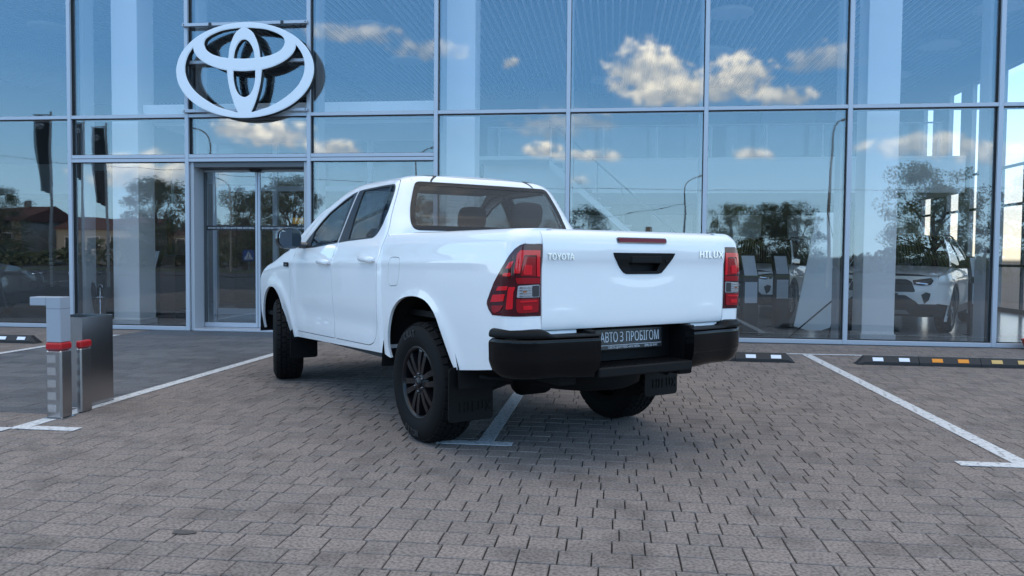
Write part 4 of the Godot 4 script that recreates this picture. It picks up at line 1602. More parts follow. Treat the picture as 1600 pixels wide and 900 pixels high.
func rear_bumper(T: Node, plastic: Material, gloss: Material, under: Material, chrome: Material) -> void:
	var steel := mat("bumper_steel", lin(0.0035, 0.0036, 0.004), 0.14, 0.0, 0.34)
	var ends := 0.965 + 0.2 * PI / 2 + 0.345  # s where the corner piece meets the step
	var prof := [[0.7665, -0.06], [0.7665, 0.008], [0.764, 0.013], [0.758, 0.018], [0.746, 0.021], [0.70, 0.020], [0.676, 0.0190], [0.666, 0.0186], [0.652, 0.0188], [0.642, 0.0184], [0.625, 0.0145], [0.60, 0.005], [0.575, -0.006], [0.552, -0.03], [0.545, -0.06]]
	var padp := [[0.768, -0.06], [0.768, 0.010], [0.774, 0.019], [0.790, 0.020], [0.806, 0.014], [0.815, 0.0], [0.818, -0.03], [0.818, -0.10]]
	var sts := []
	for k in 34:
		sts.append(lerpf(0.945, ends, k / 33.0))
	var b := MB.new()
	var rows := []
	for s in sts:
		var row := []
		var slim := smoothstep(0.945, 0.97, s)
		for q in prof:
			var p := bump_plan(s, q[1])
			p.y = lerpf(q[0], 0.545, 0.0) if slim >= 1.0 else lerpf(0.66 + (q[0] - 0.66) * 0.9, q[0], slim)
			p.y -= 0.012 * smoothstep(ends - 0.25, ends, s) * smoothstep(0.66, 0.55, q[0])
			row.append(p)
		rows.append(row)
	outer_skin(b, rows)
	# end faces
	cap_row(b, rows[rows.size() - 1], Vector3(1, 0, 0))
	cap_row(b, rows[0], Vector3(0, 0, -1))
	both("bumper_corner", b, steel, T)
	# padded step on top of each corner, lower towards the middle
	b = MB.new()
	rows = []
	for s in sts:
		var row := []
		var drop := 0.034 * smoothstep(ends - 0.36, ends - 0.28, s)
		for q in padp:
			var p := bump_plan(s, q[1])
			p.y = 0.768 + (q[0] - 0.768) * (1.0 - drop / 0.050)
			row.append(p)
		rows.append(row)
	outer_skin(b, rows)
	cap_row(b, rows[rows.size() - 1], Vector3(1, 0, 0))
	cap_row(b, rows[0], Vector3(0, 0, -1))
	both("bumper_pad", b, plastic, T)
	# middle: a deep well with a ribbed foot plate
	var c := part("bumper_step", bx(-0.362, 0.362, 0.532, 0.590, 1.00, 1.205, 0.008), plastic, T)
	for k in 22:
		part("tread_rib", bx(-0.335 + k * 0.031, -0.319 + k * 0.031, 0.589, 0.594, 1.04, 1.19, 0.002), plastic, c)
	part("well_back", bx(-0.40, 0.40, 0.591, 0.79, 0.975, 0.995, 0.004), plastic, c)
	both("well_side", bx(-0.405, -0.363, 0.55, 0.80, 0.98, 1.175, 0.006), plastic, T)
	part("well_lamp_bar", bx(-0.13, 0.13, 0.788, 0.802, 0.99, 1.035, 0.004), plastic, c)
	# number plate, tilted back a little
	var P := group_node("number_plate", T)
	P.transform = Transform3D(Basis(Vector3.RIGHT, -0.06), Vector3(0.012, 0.724, 1.025))
	var plate := part("plate_board", bx(-0.268, 0.268, -0.064, 0.064, -0.006, 0.0, 0.002), mat("plate_grey", lin(0.018, 0.018, 0.02), 0.35), P)
	for r in [[-0.268, 0.268, 0.058, 0.064], [-0.268, 0.268, -0.064, -0.058], [-0.268, -0.262, -0.058, 0.058], [0.262, 0.268, -0.058, 0.058]]:
		part("plate_frame", bx(r[0], r[1], r[2], r[3], 0.0005, 0.006), plastic, plate)
	part("plate_strip", bx(-0.255, 0.255, -0.0365, -0.034, 0.0003, 0.0015), mat("plate_white", lin(0.62, 0.63, 0.65), 0.5), P)
	var tx := part("plate_text", letters("АВТО З ПРОБІГОМ", 0.058, 0.002), M.plate_white, P)
	fit_text(tx, Vector3(0.008, 0.012, 0.0015), 0.46)
	tx = part("plate_text", letters("ТОЙОТА ЦЕНТР РІВНЕ «АГАТ АВТО»", 0.014, 0.001), M.plate_white, P)
	fit_text(tx, Vector3(-0.045, -0.048, 0.001), 0.25)
	tx = part("plate_text", letters("(098) 302 50 43", 0.014, 0.001), M.plate_white, P)
	fit_text(tx, Vector3(0.17, -0.048, 0.001), 0.10)


func outer_skin(b: MB, rows: Array) -> void:
	# rows of points; faces look away from the truck's middle
	var m := rows.size()
	var k: int = rows[0].size()
	var nor := []
	for i in m:
		var r := []
		for j in k:
			var u: Vector3 = rows[mini(i + 1, m - 1)][j] - rows[maxi(i - 1, 0)][j]
			var w: Vector3 = rows[i][mini(j + 1, k - 1)] - rows[i][maxi(j - 1, 0)]
			r.append(u.cross(w).normalized())
		nor.append(r)
	var mid: Vector3 = rows[m / 2][k / 2]
	var sg := 1.0 if nor[m / 2][k / 2].dot(Vector3(mid.x, 0, mid.z)) > 0 else -1.0
	for i in m - 1:
		for j in k - 1:
			b.tri(rows[i][j], rows[i][j + 1], rows[i + 1][j + 1], nor[i][j] * sg, nor[i][j + 1] * sg, nor[i + 1][j + 1] * sg)
			b.tri(rows[i][j], rows[i + 1][j + 1], rows[i + 1][j], nor[i][j] * sg, nor[i + 1][j + 1] * sg, nor[i + 1][j] * sg)


func cap_row(b: MB, row: Array, out: Vector3) -> void:
	var c := Vector3.ZERO
	for p in row:
		c += p
	c /= row.size()
	for k in row.size():
		b.flat(c, row[k], row[(k + 1) % row.size()], out)


func seat(T: Node, x: float, z: float, w: float, m: Material, m2: Material, heads: Array) -> void:
	var b := MB.new()
	b.box(Transform3D(Basis(Vector3.RIGHT, 0.06), Vector3(x, 0.80, z - 0.25)), Vector3(w, 0.16, 0.52), 0.05)
	b.box(Transform3D(Basis(Vector3.RIGHT, 0.22), Vector3(x, 1.12, z + 0.06)), Vector3(w, 0.62, 0.15), 0.05)
	var s := part("seat", b, m, T)
	for hx in heads:
		var h := MB.new()
		var rr := []
		for q in [[-0.105, 0.30], [-0.09, 0.80], [-0.05, 0.98], [0.03, 1.0], [0.075, 0.93], [0.10, 0.70], [0.108, 0.30]]:
			var ring := []
			for a in 16:
				var an := TAU * a / 16
				ring.append(Vector3(x + hx + signf(cos(an)) * pow(absf(cos(an)), 0.6) * 0.135 * q[1], 1.53 + q[0], z + 0.15 + 0.16 * q[0] + signf(sin(an)) * pow(absf(sin(an)), 0.7) * 0.055 * q[1]))
			rr.append(ring)
		h.loft(rr)
		h.tube([Vector3(x + hx - 0.06, 1.38, z + 0.13), Vector3(x + hx - 0.06, 1.46, z + 0.14)], [0.007], 6)
		h.tube([Vector3(x + hx + 0.06, 1.38, z + 0.13), Vector3(x + hx + 0.06, 1.46, z + 0.14)], [0.007], 6)
		part("head_rest", h, m2, s)


func cabin(T: Node, trimgrey: Material, plastic: Material) -> void:
	var cloth := mat("seat_cloth", lin(0.035, 0.035, 0.038), 0.9)
	part("cabin_floor", bx(-0.80, 0.80, 0.46, 0.52, -2.6, -0.58), trimgrey, T)
	both("door_lining", bx(-0.86, -0.80, 0.50, 1.22, -2.58, -0.60, 0.01), trimgrey, T)
	part("cabin_back", bx(-0.78, 0.78, 0.50, 1.375, -0.60, -0.572, 0.004), trimgrey, T)
	seat(T, -0.36, -1.62, 0.50, cloth, cloth, [0.0])
	seat(T, 0.36, -1.62, 0.50, cloth, cloth, [0.0])
	seat(T, 0.0, -0.84, 1.34, cloth, cloth, [0.42])
	var b := MB.new()
	b.box(Transform3D(Basis(Vector3.RIGHT, 0.1), Vector3(0, 1.06, -2.42)), Vector3(1.56, 0.34, 0.42), 0.06)
	var d := part("dashboard", b, plastic, T)
	b = MB.new()
	var path := []
	for k in 25:
		var a := TAU * k / 24
		path.append(Vector3(-0.36 + cos(a) * 0.185, 1.16 + sin(a) * 0.175, -2.06 + sin(a) * 0.07))
	b.tube(path, [0.016], 8, false)
	b.tube([Vector3(-0.54, 1.15, -2.06), Vector3(-0.36, 1.14, -2.09), Vector3(-0.18, 1.15, -2.06)], [0.018, 0.045, 0.018], 8)
	part("steering_wheel", b, plastic, d)
	b = MB.new()
	b.box(Transform3D(Basis(), Vector3(0, 1.64, -2.02)), Vector3(0.24, 0.07, 0.03), 0.012)
	part("inner_mirror", b, plastic, T)
	part("roof_lining", bx(-0.60, 0.60, 1.755, 1.765, -1.75, -0.70), trimgrey, T)


func undertray(T: Node, under: Material, rubber: Material, chrome: Material, plastic: Material) -> void:
	both("frame_rail", bx(-0.52, -0.40, 0.48, 0.62, -3.7, 1.05, 0.01), under, T)
	part("floor_pan", bx(-0.84, 0.84, 0.60, 0.64, -3.6, -0.56), under, T)
	part("bed_pan", bx(-0.60, 0.60, 0.70, 0.74, -0.55, 0.94), under, T)
	for z in [0.0, -3.085]:
		var b := MB.new()
		b.tube([Vector3(-0.70, 0.386, z), Vector3(-0.16, 0.386, z), Vector3(-0.10, 0.386, z), Vector3(0.10, 0.386, z), Vector3(0.16, 0.386, z), Vector3(0.70, 0.386, z)], [0.045, 0.05, 0.15, 0.15, 0.05, 0.045], 14)
		part("axle", b, under, T)
	# wheel housings
	for q in [[-0.02, 0.56], [-3.12, 0.53]]:
		var h := MB.new()
		for k in 14:
			var a0 := PI * k / 14.0
			var a1 := PI * (k + 1) / 14.0
			var p0 := Vector2(cos(a0) * q[1], 0.42 + sin(a0) * q[1])
			var p1 := Vector2(cos(a1) * q[1], 0.42 + sin(a1) * q[1])
			h.quad(Vector3(-0.885, p0.y, q[0] + p0.x), Vector3(-0.885, p1.y, q[0] + p1.x), Vector3(-0.50, p1.y, q[0] + p1.x), Vector3(-0.50, p0.y, q[0] + p0.x), Vector3(0, 0.42 - (p0.y + p1.y) / 2, -(p0.x + p1.x) / 2))
			h.flat(Vector3(-0.50, 0.42, q[0]), Vector3(-0.50, p0.y, q[0] + p0.x), Vector3(-0.50, p1.y, q[0] + p1.x), Vector3(-1, 0, 0))
		both("wheel_housing", h, under, T)
	# leaf springs
	for s in [-1, 1]:
		var l := MB.new()
		var path := []
		for k in 9:
			var f := k / 8.0 - 0.5
			path.append(Vector3(s * 0.56, 0.33 + f * f * 0.75, f * 1.35))
		l.tube(path, [0.03], 6)
		part("leaf_spring", l, under, T)
	# mud flaps with raised letters
	for q in [[-0.775, 0.50, 0.215, 0.545, 0.31], [0.775, 0.50, 0.235, 0.60, 0.31], [-0.775, -2.60, 0.25, 0.52, 0.26], [0.775, -2.60, 0.25, 0.52, 0.26]]:
		var f := MB.new()
		var w: float = q[4] / 2
		f.plate(Transform3D(Basis(), Vector3(q[0], 0, q[1])), rounded(P2([-w, q[2], w, q[2], w - 0.004, q[3], -w + 0.004, q[3]]), 0.03, 4), 0.008)
		var o := part("mud_flap", f, plastic, T)
		if q[1] > 0:
			var tx := part("flap_lettering", letters("HILUX", 0.062, 0.006, false, true), plastic, o)
			fit_text(tx, Vector3(q[0] + 0.03, q[2] + 0.085, q[1] + 0.002), 0.225)
	# exhaust with a tail pipe on the right, silencer, spare wheel
	var e := MB.new()
	e.tube([Vector3(0.42, 0.50, -1.0), Vector3(0.50, 0.50, -0.3), Vector3(0.60, 0.52, 0.3), Vector3(0.64, 0.46, 0.48), Vector3(0.70, 0.435, 0.64)], [0.03, 0.03, 0.03, 0.034, 0.036], 12, false)
	part("exhaust_pipe", e, under, T)
	e = MB.new()
	e.lathe(Transform3D(Basis(), Vector3(-0.06, 0.47, 0.66)), [Vector2(0.0, -0.03), Vector2(0.20, -0.03), Vector2(0.30, -0.06), Vector2(0.36, -0.03), Vector2(0.375, 0.05), Vector2(0.34, 0.11), Vector2(0.20, 0.12), Vector2(0.0, 0.10)], 32)
	part("spare_wheel", e, rubber, T)
	e = MB.new()
	e.tube([Vector3(-0.78, 0.50, 0.62), Vector3(-0.78, 0.50, 0.70), Vector3(-0.60, 0.49, 0.74), Vector3(-0.34, 0.47, 0.72)], [0.012], 6)
	part("tow_hook", e, under, T)


# ------------------------------------------------------------------ things on the forecourt and the front
func emblem() -> void:
	var E := thing("wall_emblem", "large white oval emblem of three interlocking ellipses above the entrance", "emblem", Vector3(3.0, 3.975, 0.0))
	var face := mat("emblem_face", lin(0.74, 0.78, 0.82), 0.45)
	var dark := mat("emblem_body", lin(0.010, 0.011, 0.013), 0.35)
	var edgem := mat("emblem_edge", lin(0.8, 0.82, 0.84), 0.4)
	var k := Vector2(2.186 / 650.0, -1.43 / 446.0)
	var conv := func(a: Array) -> PackedVector2Array:
		var r := PackedVector2Array()
		var pts := []
		for i in a.size() / 2:
			pts.append((Vector2(a[i * 2], a[i * 2 + 1]) - Vector2(335, 320)) * k)
		return smoothed(pts + [pts[0]], 5).slice(0, -1)
	var mirror := func(p: PackedVector2Array) -> PackedVector2Array:
		var r := PackedVector2Array()
		for i in p.size():
			var q := p[p.size() - 1 - i]
			r.append(Vector2(-q.x, q.y))
		return r
	var oval := PackedVector2Array()
	for i in 72:
		var a := TAU * i / 72
		oval.append(Vector2(cos(a) * 1.093, sin(a) * 0.715))
	# runs are joined at their true corners
	var run := func(runs: Array) -> PackedVector2Array:
		var r := PackedVector2Array()
		for a in runs:
			var pts := []
			for i in a.size() / 2:
				pts.append((Vector2(a[i * 2], a[i * 2 + 1]) - Vector2(335, 320)) * k)
			var q := smoothed(pts, 5)
			r.append_array(q.slice(0, -1))
		return r
	var low: PackedVector2Array = run.call([[92, 208, 66, 248, 53, 295, 58, 345, 84, 395, 130, 440, 200, 484, 262, 506, 304, 517], [304, 517, 287, 478, 272, 432, 260, 380, 254, 330, 253, 319], [253, 319, 205, 307, 155, 285, 118, 258, 99, 232, 92, 208]])
	var top: PackedVector2Array = run.call([[144, 193, 152, 172, 180, 152, 235, 132, 300, 124, 322, 123], [322, 123, 296, 143, 279, 175, 266, 215, 260, 262], [260, 262, 218, 254, 180, 240, 154, 219, 144, 193]])
	var mid_top: PackedVector2Array = run.call([[285, 264, 290, 232, 302, 203, 318, 183, 335, 177, 352, 183, 368, 203, 380, 232, 385, 264], [385, 264, 335, 266, 285, 264]])
	var mid_low: PackedVector2Array = run.call([[283, 321, 284, 360, 291, 398, 305, 428, 322, 442, 335, 445, 348, 442, 365, 428, 379, 398, 386, 360, 387, 321], [387, 321, 335, 324, 283, 321]])
	var holes := [low, mirror.call(low), top, mirror.call(top), mid_top, mid_low]
	var flat_at := func(z: float) -> Callable:
		return func(x: float, y: float) -> Vector3: return Vector3(x, y, z)
	var b := MB.new()
	var small := []
	for h in holes:
		small.append(inset(h, 0.010))
	b.panel(flat_at.call(0.215), inset(oval, -0.010), small, 0.08, 0.0, 0.004)
	part("emblem_face", b, face, E)
	b = MB.new()
	b.panel(flat_at.call(0.211), oval, holes, 0.08, 0.0, 0.012)
	part("emblem_edge", b, edgem, E)
	b = MB.new()
	b.panel(flat_at.call(0.199), inset(oval, -0.004), holes, 0.08, 0.0, 0.09)
	part("emblem_body", b, dark, E)
	b = MB.new()
	b.panel(flat_at.call(0.109), oval, holes, 0.08, 0.0, 0.0, -1.0)
	part("emblem_back", b, dark, E)
	# carrier bars fixed to the two posts
	for y in [0.735, 0.165, -0.575]:
		var bar := part("carrier_bar", bx(-1.03 - 0.03, 1.03 - 0.09, y - 0.024, y + 0.024, 0.047, 0.10, 0.004), M.aluminium, E)
		for x in [-1.03, 0.915]:
			var d := MB.new()
			d.lathe(Transform3D(Basis(Vector3.RIGHT, PI / 2), Vector3(x, y, 0.10)), [Vector2(0, 0.005), Vector2(0.009, 0.005), Vector2(0.010, 0.0)], 12)
			part("bolt", d, dark, bar)
		for x in [-0.6, 0.55]:
			part("spacer", bx(x - 0.02, x + 0.02, y - 0.02, y + 0.02, 0.101, 0.115), dark, bar)


func bollards() -> void:
	var steel := mat("brushed_steel", lin(0.42, 0.42, 0.43), 0.26, 1.0)
	var red := mat("red_film", lin(0.42, 0.006, 0.010), 0.35)
	var sheen_patch := mat("painted_reflection_metal", lin(0.62, 0.63, 0.64), 0.22, 0.85)  # paler metal that imitates wavy reflections on the brushed steel
	var greyp := mat("grey_coat", lin(0.30, 0.33, 0.37), 0.5)
	# intercom post: square steel foot, red band, grey head with an arm
	var A := thing("reader_post", "steel bollard with red band and grey hooked head at the bay corner", "bollard", Vector3(4.55, 0, 6.44))
	part("foot_post", bx(-0.062, 0.062, 0.0, 0.50, -0.062, 0.062, 0.012), steel, A)
	part("red_band", bx(-0.064, 0.064, 0.501, 0.556, -0.064, 0.064, 0.012), red, A)
	for k in 5:
		part("painted_reflection", bx(-0.046, 0.022, 0.05 + k * 0.09, 0.105 + k * 0.09, 0.0625, 0.0635), sheen_patch, A)  # reflections in the steel face, laid on as pale patches
	part("base_plate", bx(-0.078, 0.078, 0.0, 0.006, -0.078, 0.078, 0.001), steel, A)
	for q in [[-0.07, -0.07], [0.07, -0.07], [0.07, 0.07], [-0.07, 0.07]]:
		part("bolt", bx(q[0] - 0.005, q[0] + 0.005, 0.0062, 0.013, q[1] - 0.005, q[1] + 0.005, 0.002), steel, A)
	part("head_seam", bx(-0.0565, 0.0565, 0.80, 0.802, -0.0565, 0.0565), M.gasket, A)
	part("head", bx(-0.056, 0.056, 0.557, 0.885, -0.056, 0.056, 0.004), greyp, A)
	part("arm", bx(-0.185, -0.0565, 0.822, 0.8845, -0.055, 0.055, 0.004), greyp, A)
	var B := thing("guard_bollard", "slim steel bollard with red top beside the open steel bin", "bollard", Vector3(4.585, 0, 6.21))
	part("foot_post", bx(-0.022, 0.022, 0.0, 0.49, -0.065, 0.065, 0.010), steel, B)
	part("red_band", bx(-0.024, 0.024, 0.491, 0.545, -0.066, 0.066, 0.010), red, B)
	for k in 4:
		part("painted_reflection", bx(-0.016, 0.012, 0.16 + k * 0.085, 0.20 + k * 0.085, 0.0655, 0.0663), sheen_patch, B)  # pale patches painting reflections on the slim post
	# open topped bin
	var C := thing("steel_bin", "brushed steel box bin, open at the top, behind the two bollards", "bin", Vector3(4.37, 0, 5.94))
	part("panel", bx(-0.145, 0.145, 0.012, 0.70, 0.188, 0.19), steel, C)
	part("panel", bx(-0.145, 0.145, 0.012, 0.70, -0.19, -0.188), steel, C)
	part("panel", bx(-0.145, -0.143, 0.012, 0.70, -0.1875, 0.1875), steel, C)
	part("panel", bx(0.143, 0.145, 0.012, 0.70, -0.1875, 0.1875), steel, C)
	part("rim", bx(-0.147, 0.147, 0.701, 0.709, 0.178, 0.192), steel, C)
	part("rim", bx(-0.147, 0.147, 0.701, 0.709, -0.192, -0.178), steel, C)
	part("rim", bx(-0.147, -0.135, 0.701, 0.709, -0.1775, 0.1775), steel, C)
	part("rim", bx(0.135, 0.147, 0.701, 0.709, -0.1775, 0.1775), steel, C)
	part("base", bx(-0.15, 0.15, 0.0, 0.011, -0.195, 0.195, 0.003), steel, C)
	part("bin_floor", bx(-0.142, 0.142, 0.30, 0.31, -0.187, 0.187), steel, C)


func wheel_stop(label: String, at: Vector3, segs: Array) -> void:
	var rub := mat("stop_rubber", lin(0.014, 0.0145, 0.016), 0.6)
	rub.normal_enabled = true
	rub.normal_texture = noise_tex(256, 0.25, 14, [], 2, FastNoiseLite.TYPE_SIMPLEX_SMOOTH, 4.0)
	rub.normal_scale = 0.3
	rub.uv1_triplanar = true
	rub.uv1_scale = Vector3.ONE * 4.0
	var W := thing("wheel_stop", label, "wheel stop", at, 0.0, "rubber wheel stops along the showroom")
	var x := 0.0
	for k in segs.size():
		var l: float = segs[k][0]
		var b := MB.new()
		var x0 := x + 0.003
		var x1 := x + l - 0.003
		var e0 := 0.09 if k == 0 else 0.0
		var e1 := 0.09 if k == segs.size() - 1 else 0.0
		var ring := func(xx: float, f: float) -> Array:
			return [Vector3(xx, 0.0, 0.075), Vector3(xx, 0.035 * f, 0.075), Vector3(xx, 0.088 * f, 0.040), Vector3(xx, 0.10 * f, 0.030), Vector3(xx, 0.10 * f, -0.030), Vector3(xx, 0.088 * f, -0.040), Vector3(xx, 0.035 * f, -0.075), Vector3(xx, 0.0, -0.075)]
		var rings := []
		if e0 > 0:
			rings.append(ring.call(x0, 0.06))
			rings.append(ring.call(x0 + e0, 1.0))
		else:
			rings.append(ring.call(x0, 1.0))
		if e1 > 0:
			rings.append(ring.call(x1 - e1, 1.0))
			rings.append(ring.call(x1, 0.06))
		else:
			rings.append(ring.call(x1, 1.0))
		b.loft(rings, false)
		var s := part("segment", b, rub, W)
		for i in 2:
			var cx := x + l * (0.30 if i == 0 else 0.72) + e0 * 0.35 - e1 * 0.3
			var m: Material = M[segs[k][1]]
			var d := MB.new()
			# sloped front face: from (0.035, 0.075) to (0.088, 0.040)
			var mid := Vector3(cx, 0.0640, 0.0585)
			d.box(Transform3D(Basis(Vector3.RIGHT, -0.584), mid), Vector3(0.115, 0.046, 0.006), 0.001)
			part("reflector", d, m, s)
		x += l


func props() -> void:
	mat("reflector_white", lin(0.70, 0.74, 0.80), 0.4)
	mat("reflector_orange", lin(0.72, 0.24, 0.01), 0.4)
	mat("reflector_tan", lin(0.56, 0.36, 0.12), 0.5)
	wheel_stop("short black rubber wheel stop with two white reflectors beside the pickup", Vector3(9.32, 0.001, 2.17), [[0.67, "reflector_tan"], [0.68, "reflector_white"]])
	wheel_stop("long black rubber wheel stop with white, orange and tan reflectors at right", Vector3(11.34, 0.001, 2.19), [[0.68, "reflector_white"], [0.66, "reflector_orange"], [0.66, "reflector_tan"]])
	wheel_stop("black rubber wheel stop at the far left behind the steel bin", Vector3(-0.95, 0.001, 2.08), [[0.65, "reflector_orange"], [0.65, "reflector_orange"], [0.66, "reflector_white"]])
	var b := MB.new()
	b.lathe(Transform3D(Basis(), Vector3.ZERO), [Vector2(0.0, 0.012), Vector2(0.10, 0.012), Vector2(0.15, 0.14), Vector2(0.17, 0.145), Vector2(0.165, 0.13), Vector2(0.115, 0.0), Vector2(0.0, 0.0)], 24)
	var o := part("red_basin", b, mat("red_plastic", lin(0.30, 0.03, 0.015), 0.5), self)
	o.position = Vector3(14.22, 0.003, 0.26)
	tag(o, "small red plastic basin by the glass at the right edge", "basin")


func info_stand(label: String, at: Vector3, turn: float, h := 1.25) -> void:
	var blk := mat("stand_black", lin(0.012, 0.012, 0.014), 0.3)
	var paper := mat("stand_sheet", lin(0.42, 0.47, 0.52), 0.5)
	var S := thing("info_stand", label, "info stand", at, turn, "black information stands in the showroom")
	var b := MB.new()
	b.loft([[Vector3(-0.13, 0.0, -0.05), Vector3(0.13, 0.0, -0.05), Vector3(0.13, 0.0, 0.05), Vector3(-0.13, 0.0, 0.05)], [Vector3(-0.13, h * 0.72, -0.05), Vector3(0.13, h * 0.72, -0.05), Vector3(0.13, h * 0.72, 0.05), Vector3(-0.13, h * 0.72, 0.05)], [Vector3(-0.13, h, -0.17), Vector3(0.13, h, -0.17), Vector3(0.13, h, -0.08), Vector3(-0.13, h, -0.08)]], false)
	part("body", b, blk, S)
	part("foot", bx(-0.17, 0.17, -0.001, 0.012, -0.14, 0.14, 0.003), blk, S)
	var d := MB.new()
	var n := Vector3(0, 0.13, h * 0.28).normalized()
	var c := Vector3(0, h * 0.86, -0.015) + n * 0.006
	d.box(Transform3D(Basis(Vector3.RIGHT, -atan2(n.y, n.z)), c), Vector3(0.22, h * 0.26, 0.006), 0.001)
	part("sheet", d, paper, S)
	part("sheet", bx(-0.105, 0.105, h * 0.40, h * 0.66, 0.051, 0.056, 0.001), paper, S)


func showroom_things() -> void:
	info_stand("black info stand with tilted sheet behind the pickup's tail lamp", Vector3(11.45, 0.014, -2.5), 0.25)
	info_stand("dark info stand close to the glass right beside the pickup's tail lamp", Vector3(10.66, 0.014, -0.95), 0.35)
	info_stand("black info stand with white sheets right of the white car's wheel", Vector3(14.33, 0.014, -1.75), 0.0)
	info_stand("black info stand in the bay left of the entrance doors", Vector3(-0.22, 0.014, -2.6), -0.2)
	# leaning display sail on two rods
	var S := thing("display_sail", "pale leaning display panel on black rods behind the glass", "display panel", Vector3(11.66, 0.014, -0.85))
	var b := MB.new()
	b.plate(Transform3D(Basis(Vector3.RIGHT, -0.05), Vector3(0, 0, 0)), PackedVector2Array([Vector2(-0.34, 0.16), Vector2(-0.15, 0.10), Vector2(0.06, 0.10), Vector2(0.22, 0.16), Vector2(0.28, 0.30), Vector2(0.36, 1.0), Vector2(0.40, 1.9), Vector2(-0.02, 1.9), Vector2(-0.12, 1.3)]), 0.03)
	part("panel", b, mat("sail", lin(0.62, 0.68, 0.70), 0.6), S)
	b = MB.new()
	b.tube([Vector3(-0.44, 0.0, 0.12), Vector3(0.26, 0.62, 0.06)], [0.011], 6)
	part("rod", b, M.gasket, S)
	b = MB.new()
	b.tube([Vector3(0.08, 1.95, 0.05), Vector3(0.30, 1.05, 0.06)], [0.008], 6)
	part("rod", b, M.gasket, S)
	b = MB.new()
	b.tube([Vector3(0.14, 0.0, 0.10), Vector3(0.27, 0.60, 0.08)], [0.010], 6)
	part("rod", b, M.gasket, S)
	# umbrella stand
	var U := thing("umbrella_stand", "chrome umbrella stand holding two furled dark umbrellas near the glass", "umbrella stand", Vector3(0.18, 0.014, -0.42))
	b = MB.new()
	b.lathe(Transform3D(), [Vector2(0, 0), Vector2(0.15, 0), Vector2(0.15, 0.02), Vector2(0.03, 0.035), Vector2(0.012, 0.05), Vector2(0.012, 0.62)], 24)
	var ringp := []
	for k in 25:
		ringp.append(Vector3(cos(TAU * k / 24) * 0.12, 0.46, sin(TAU * k / 24) * 0.12))
	b.tube(ringp, [0.007], 6, false)
	var arc := []
	for k in 9:
		arc.append(Vector3(cos(PI * k / 8) * 0.045, 0.62 + sin(PI * k / 8) * 0.05, 0))
	b.tube(arc, [0.007], 6)
	part("stand", b, mat("stand_chrome", lin(0.5, 0.5, 0.52), 0.15, 1.0), U)
	var cloth := mat("umbrella_cloth", lin(0.02, 0.021, 0.024), 0.8)
	for s in [-1, 1]:
		var um := thing("furled_umbrella", "furled dark umbrella %s in the chrome stand" % ("leaning left" if s < 0 else "leaning right"), "umbrella", Vector3(0.18 + s * 0.06, 0.05, -0.42), 0.0, "umbrellas in the stand")
		b = MB.new()
		b.tube([Vector3(0, 0, 0), Vector3(s * 0.03, 0.25, 0), Vector3(s * 0.06, 0.55, 0), Vector3(s * 0.075, 0.66, 0)], [0.012, 0.03, 0.045, 0.03], 10)
		part("canopy", b, cloth, um)
		b = MB.new()
		b.tube([Vector3(s * 0.075, 0.66, 0), Vector3(s * 0.085, 0.74, 0), Vector3(s * 0.10, 0.84, 0)], [0.008, 0.014, 0.016], 8)
		part("grip", b, M.gasket, um)
	# brown reception counter
	var R := thing("reception_counter", "brown wooden reception counter deep inside left of the entrance", "counter", Vector3(-1.25, 0.014, -3.9))
	var wood := mat("counter_wood", lin(0.075, 0.036, 0.022), 0.45)
	part("front", bx(-0.75, 0.75, 0.0, 1.12, -0.02, 0.02, 0.004), wood, R)
	part("top", bx(-0.80, 0.80, 1.121, 1.16, -0.42, 0.05, 0.006), mat("counter_top", lin(0.04, 0.04, 0.042), 0.3), R)
	part("side", bx(-0.75, -0.71, 0.0, 1.12, -0.40, -0.021), wood, R)
	part("side", bx(0.71, 0.75, 0.0, 1.12, -0.40, -0.021), wood, R)
	# yellow notice behind the right door leaf
	var n := part("door_notice", bx(-0.14, 0.14, -0.05, 0.05, -0.003, 0.003), mat("notice_yellow", lin(0.62, 0.30, 0.02), 0.5), self)
	n.position = Vector3(3.66, 1.735, -0.36)
	tag(n, "small yellow notice on the right sliding door above the mirror", "notice")


# ------------------------------------------------------------------ cars on show
# Car axes: front at -z, origin on the ground in the middle of the wheelbase.
func suv_side(z: float, y: float) -> Vector3:
	var w := 0.925 - 0.055 * pow(clampf((0.62 - y) / 0.4, 0.0, 1.0), 2.0) - 0.10 * pow(clampf((y - 0.86) / 0.30, 0.0, 1.0), 2.0)
	w += 0.014 * exp(-pow((y - 0.86) / 0.05, 2.0))
	w -= 0.30 * pow(clampf((-1.62 - z) / 0.72, 0.0, 1.0), 2.0)
	w -= 0.16 * pow(clampf((z - 1.75) / 0.5, 0.0, 1.0), 2.0)
	for za in [-1.345, 1.345]:
		var r := Vector2(z - za, y - 0.36).length()
		w += 0.020 * exp(-pow((r - 0.44) / 0.09, 2.0))
	return Vector3(-w, y, z)


func suv_roof(z: float, u: float) -> Vector3:
	# glasshouse: u runs from the belt (0) to the roof edge (1)
	var belt := 1.07 + 0.04 * smoothstep(-1.0, 1.6, z)
	var top := 1.60 - 0.05 * pow(clampf((z - 0.2) / 1.8, 0.0, 1.0), 2.0)
	var w := lerpf(0.80, 0.58, pow(maxf(u, 0.0), 1.3))
	w -= 0.07 * pow(clampf((z - 1.0) / 1.0, 0.0, 1.0), 2.0)
	return Vector3(-w, lerpf(belt, top, u), z)


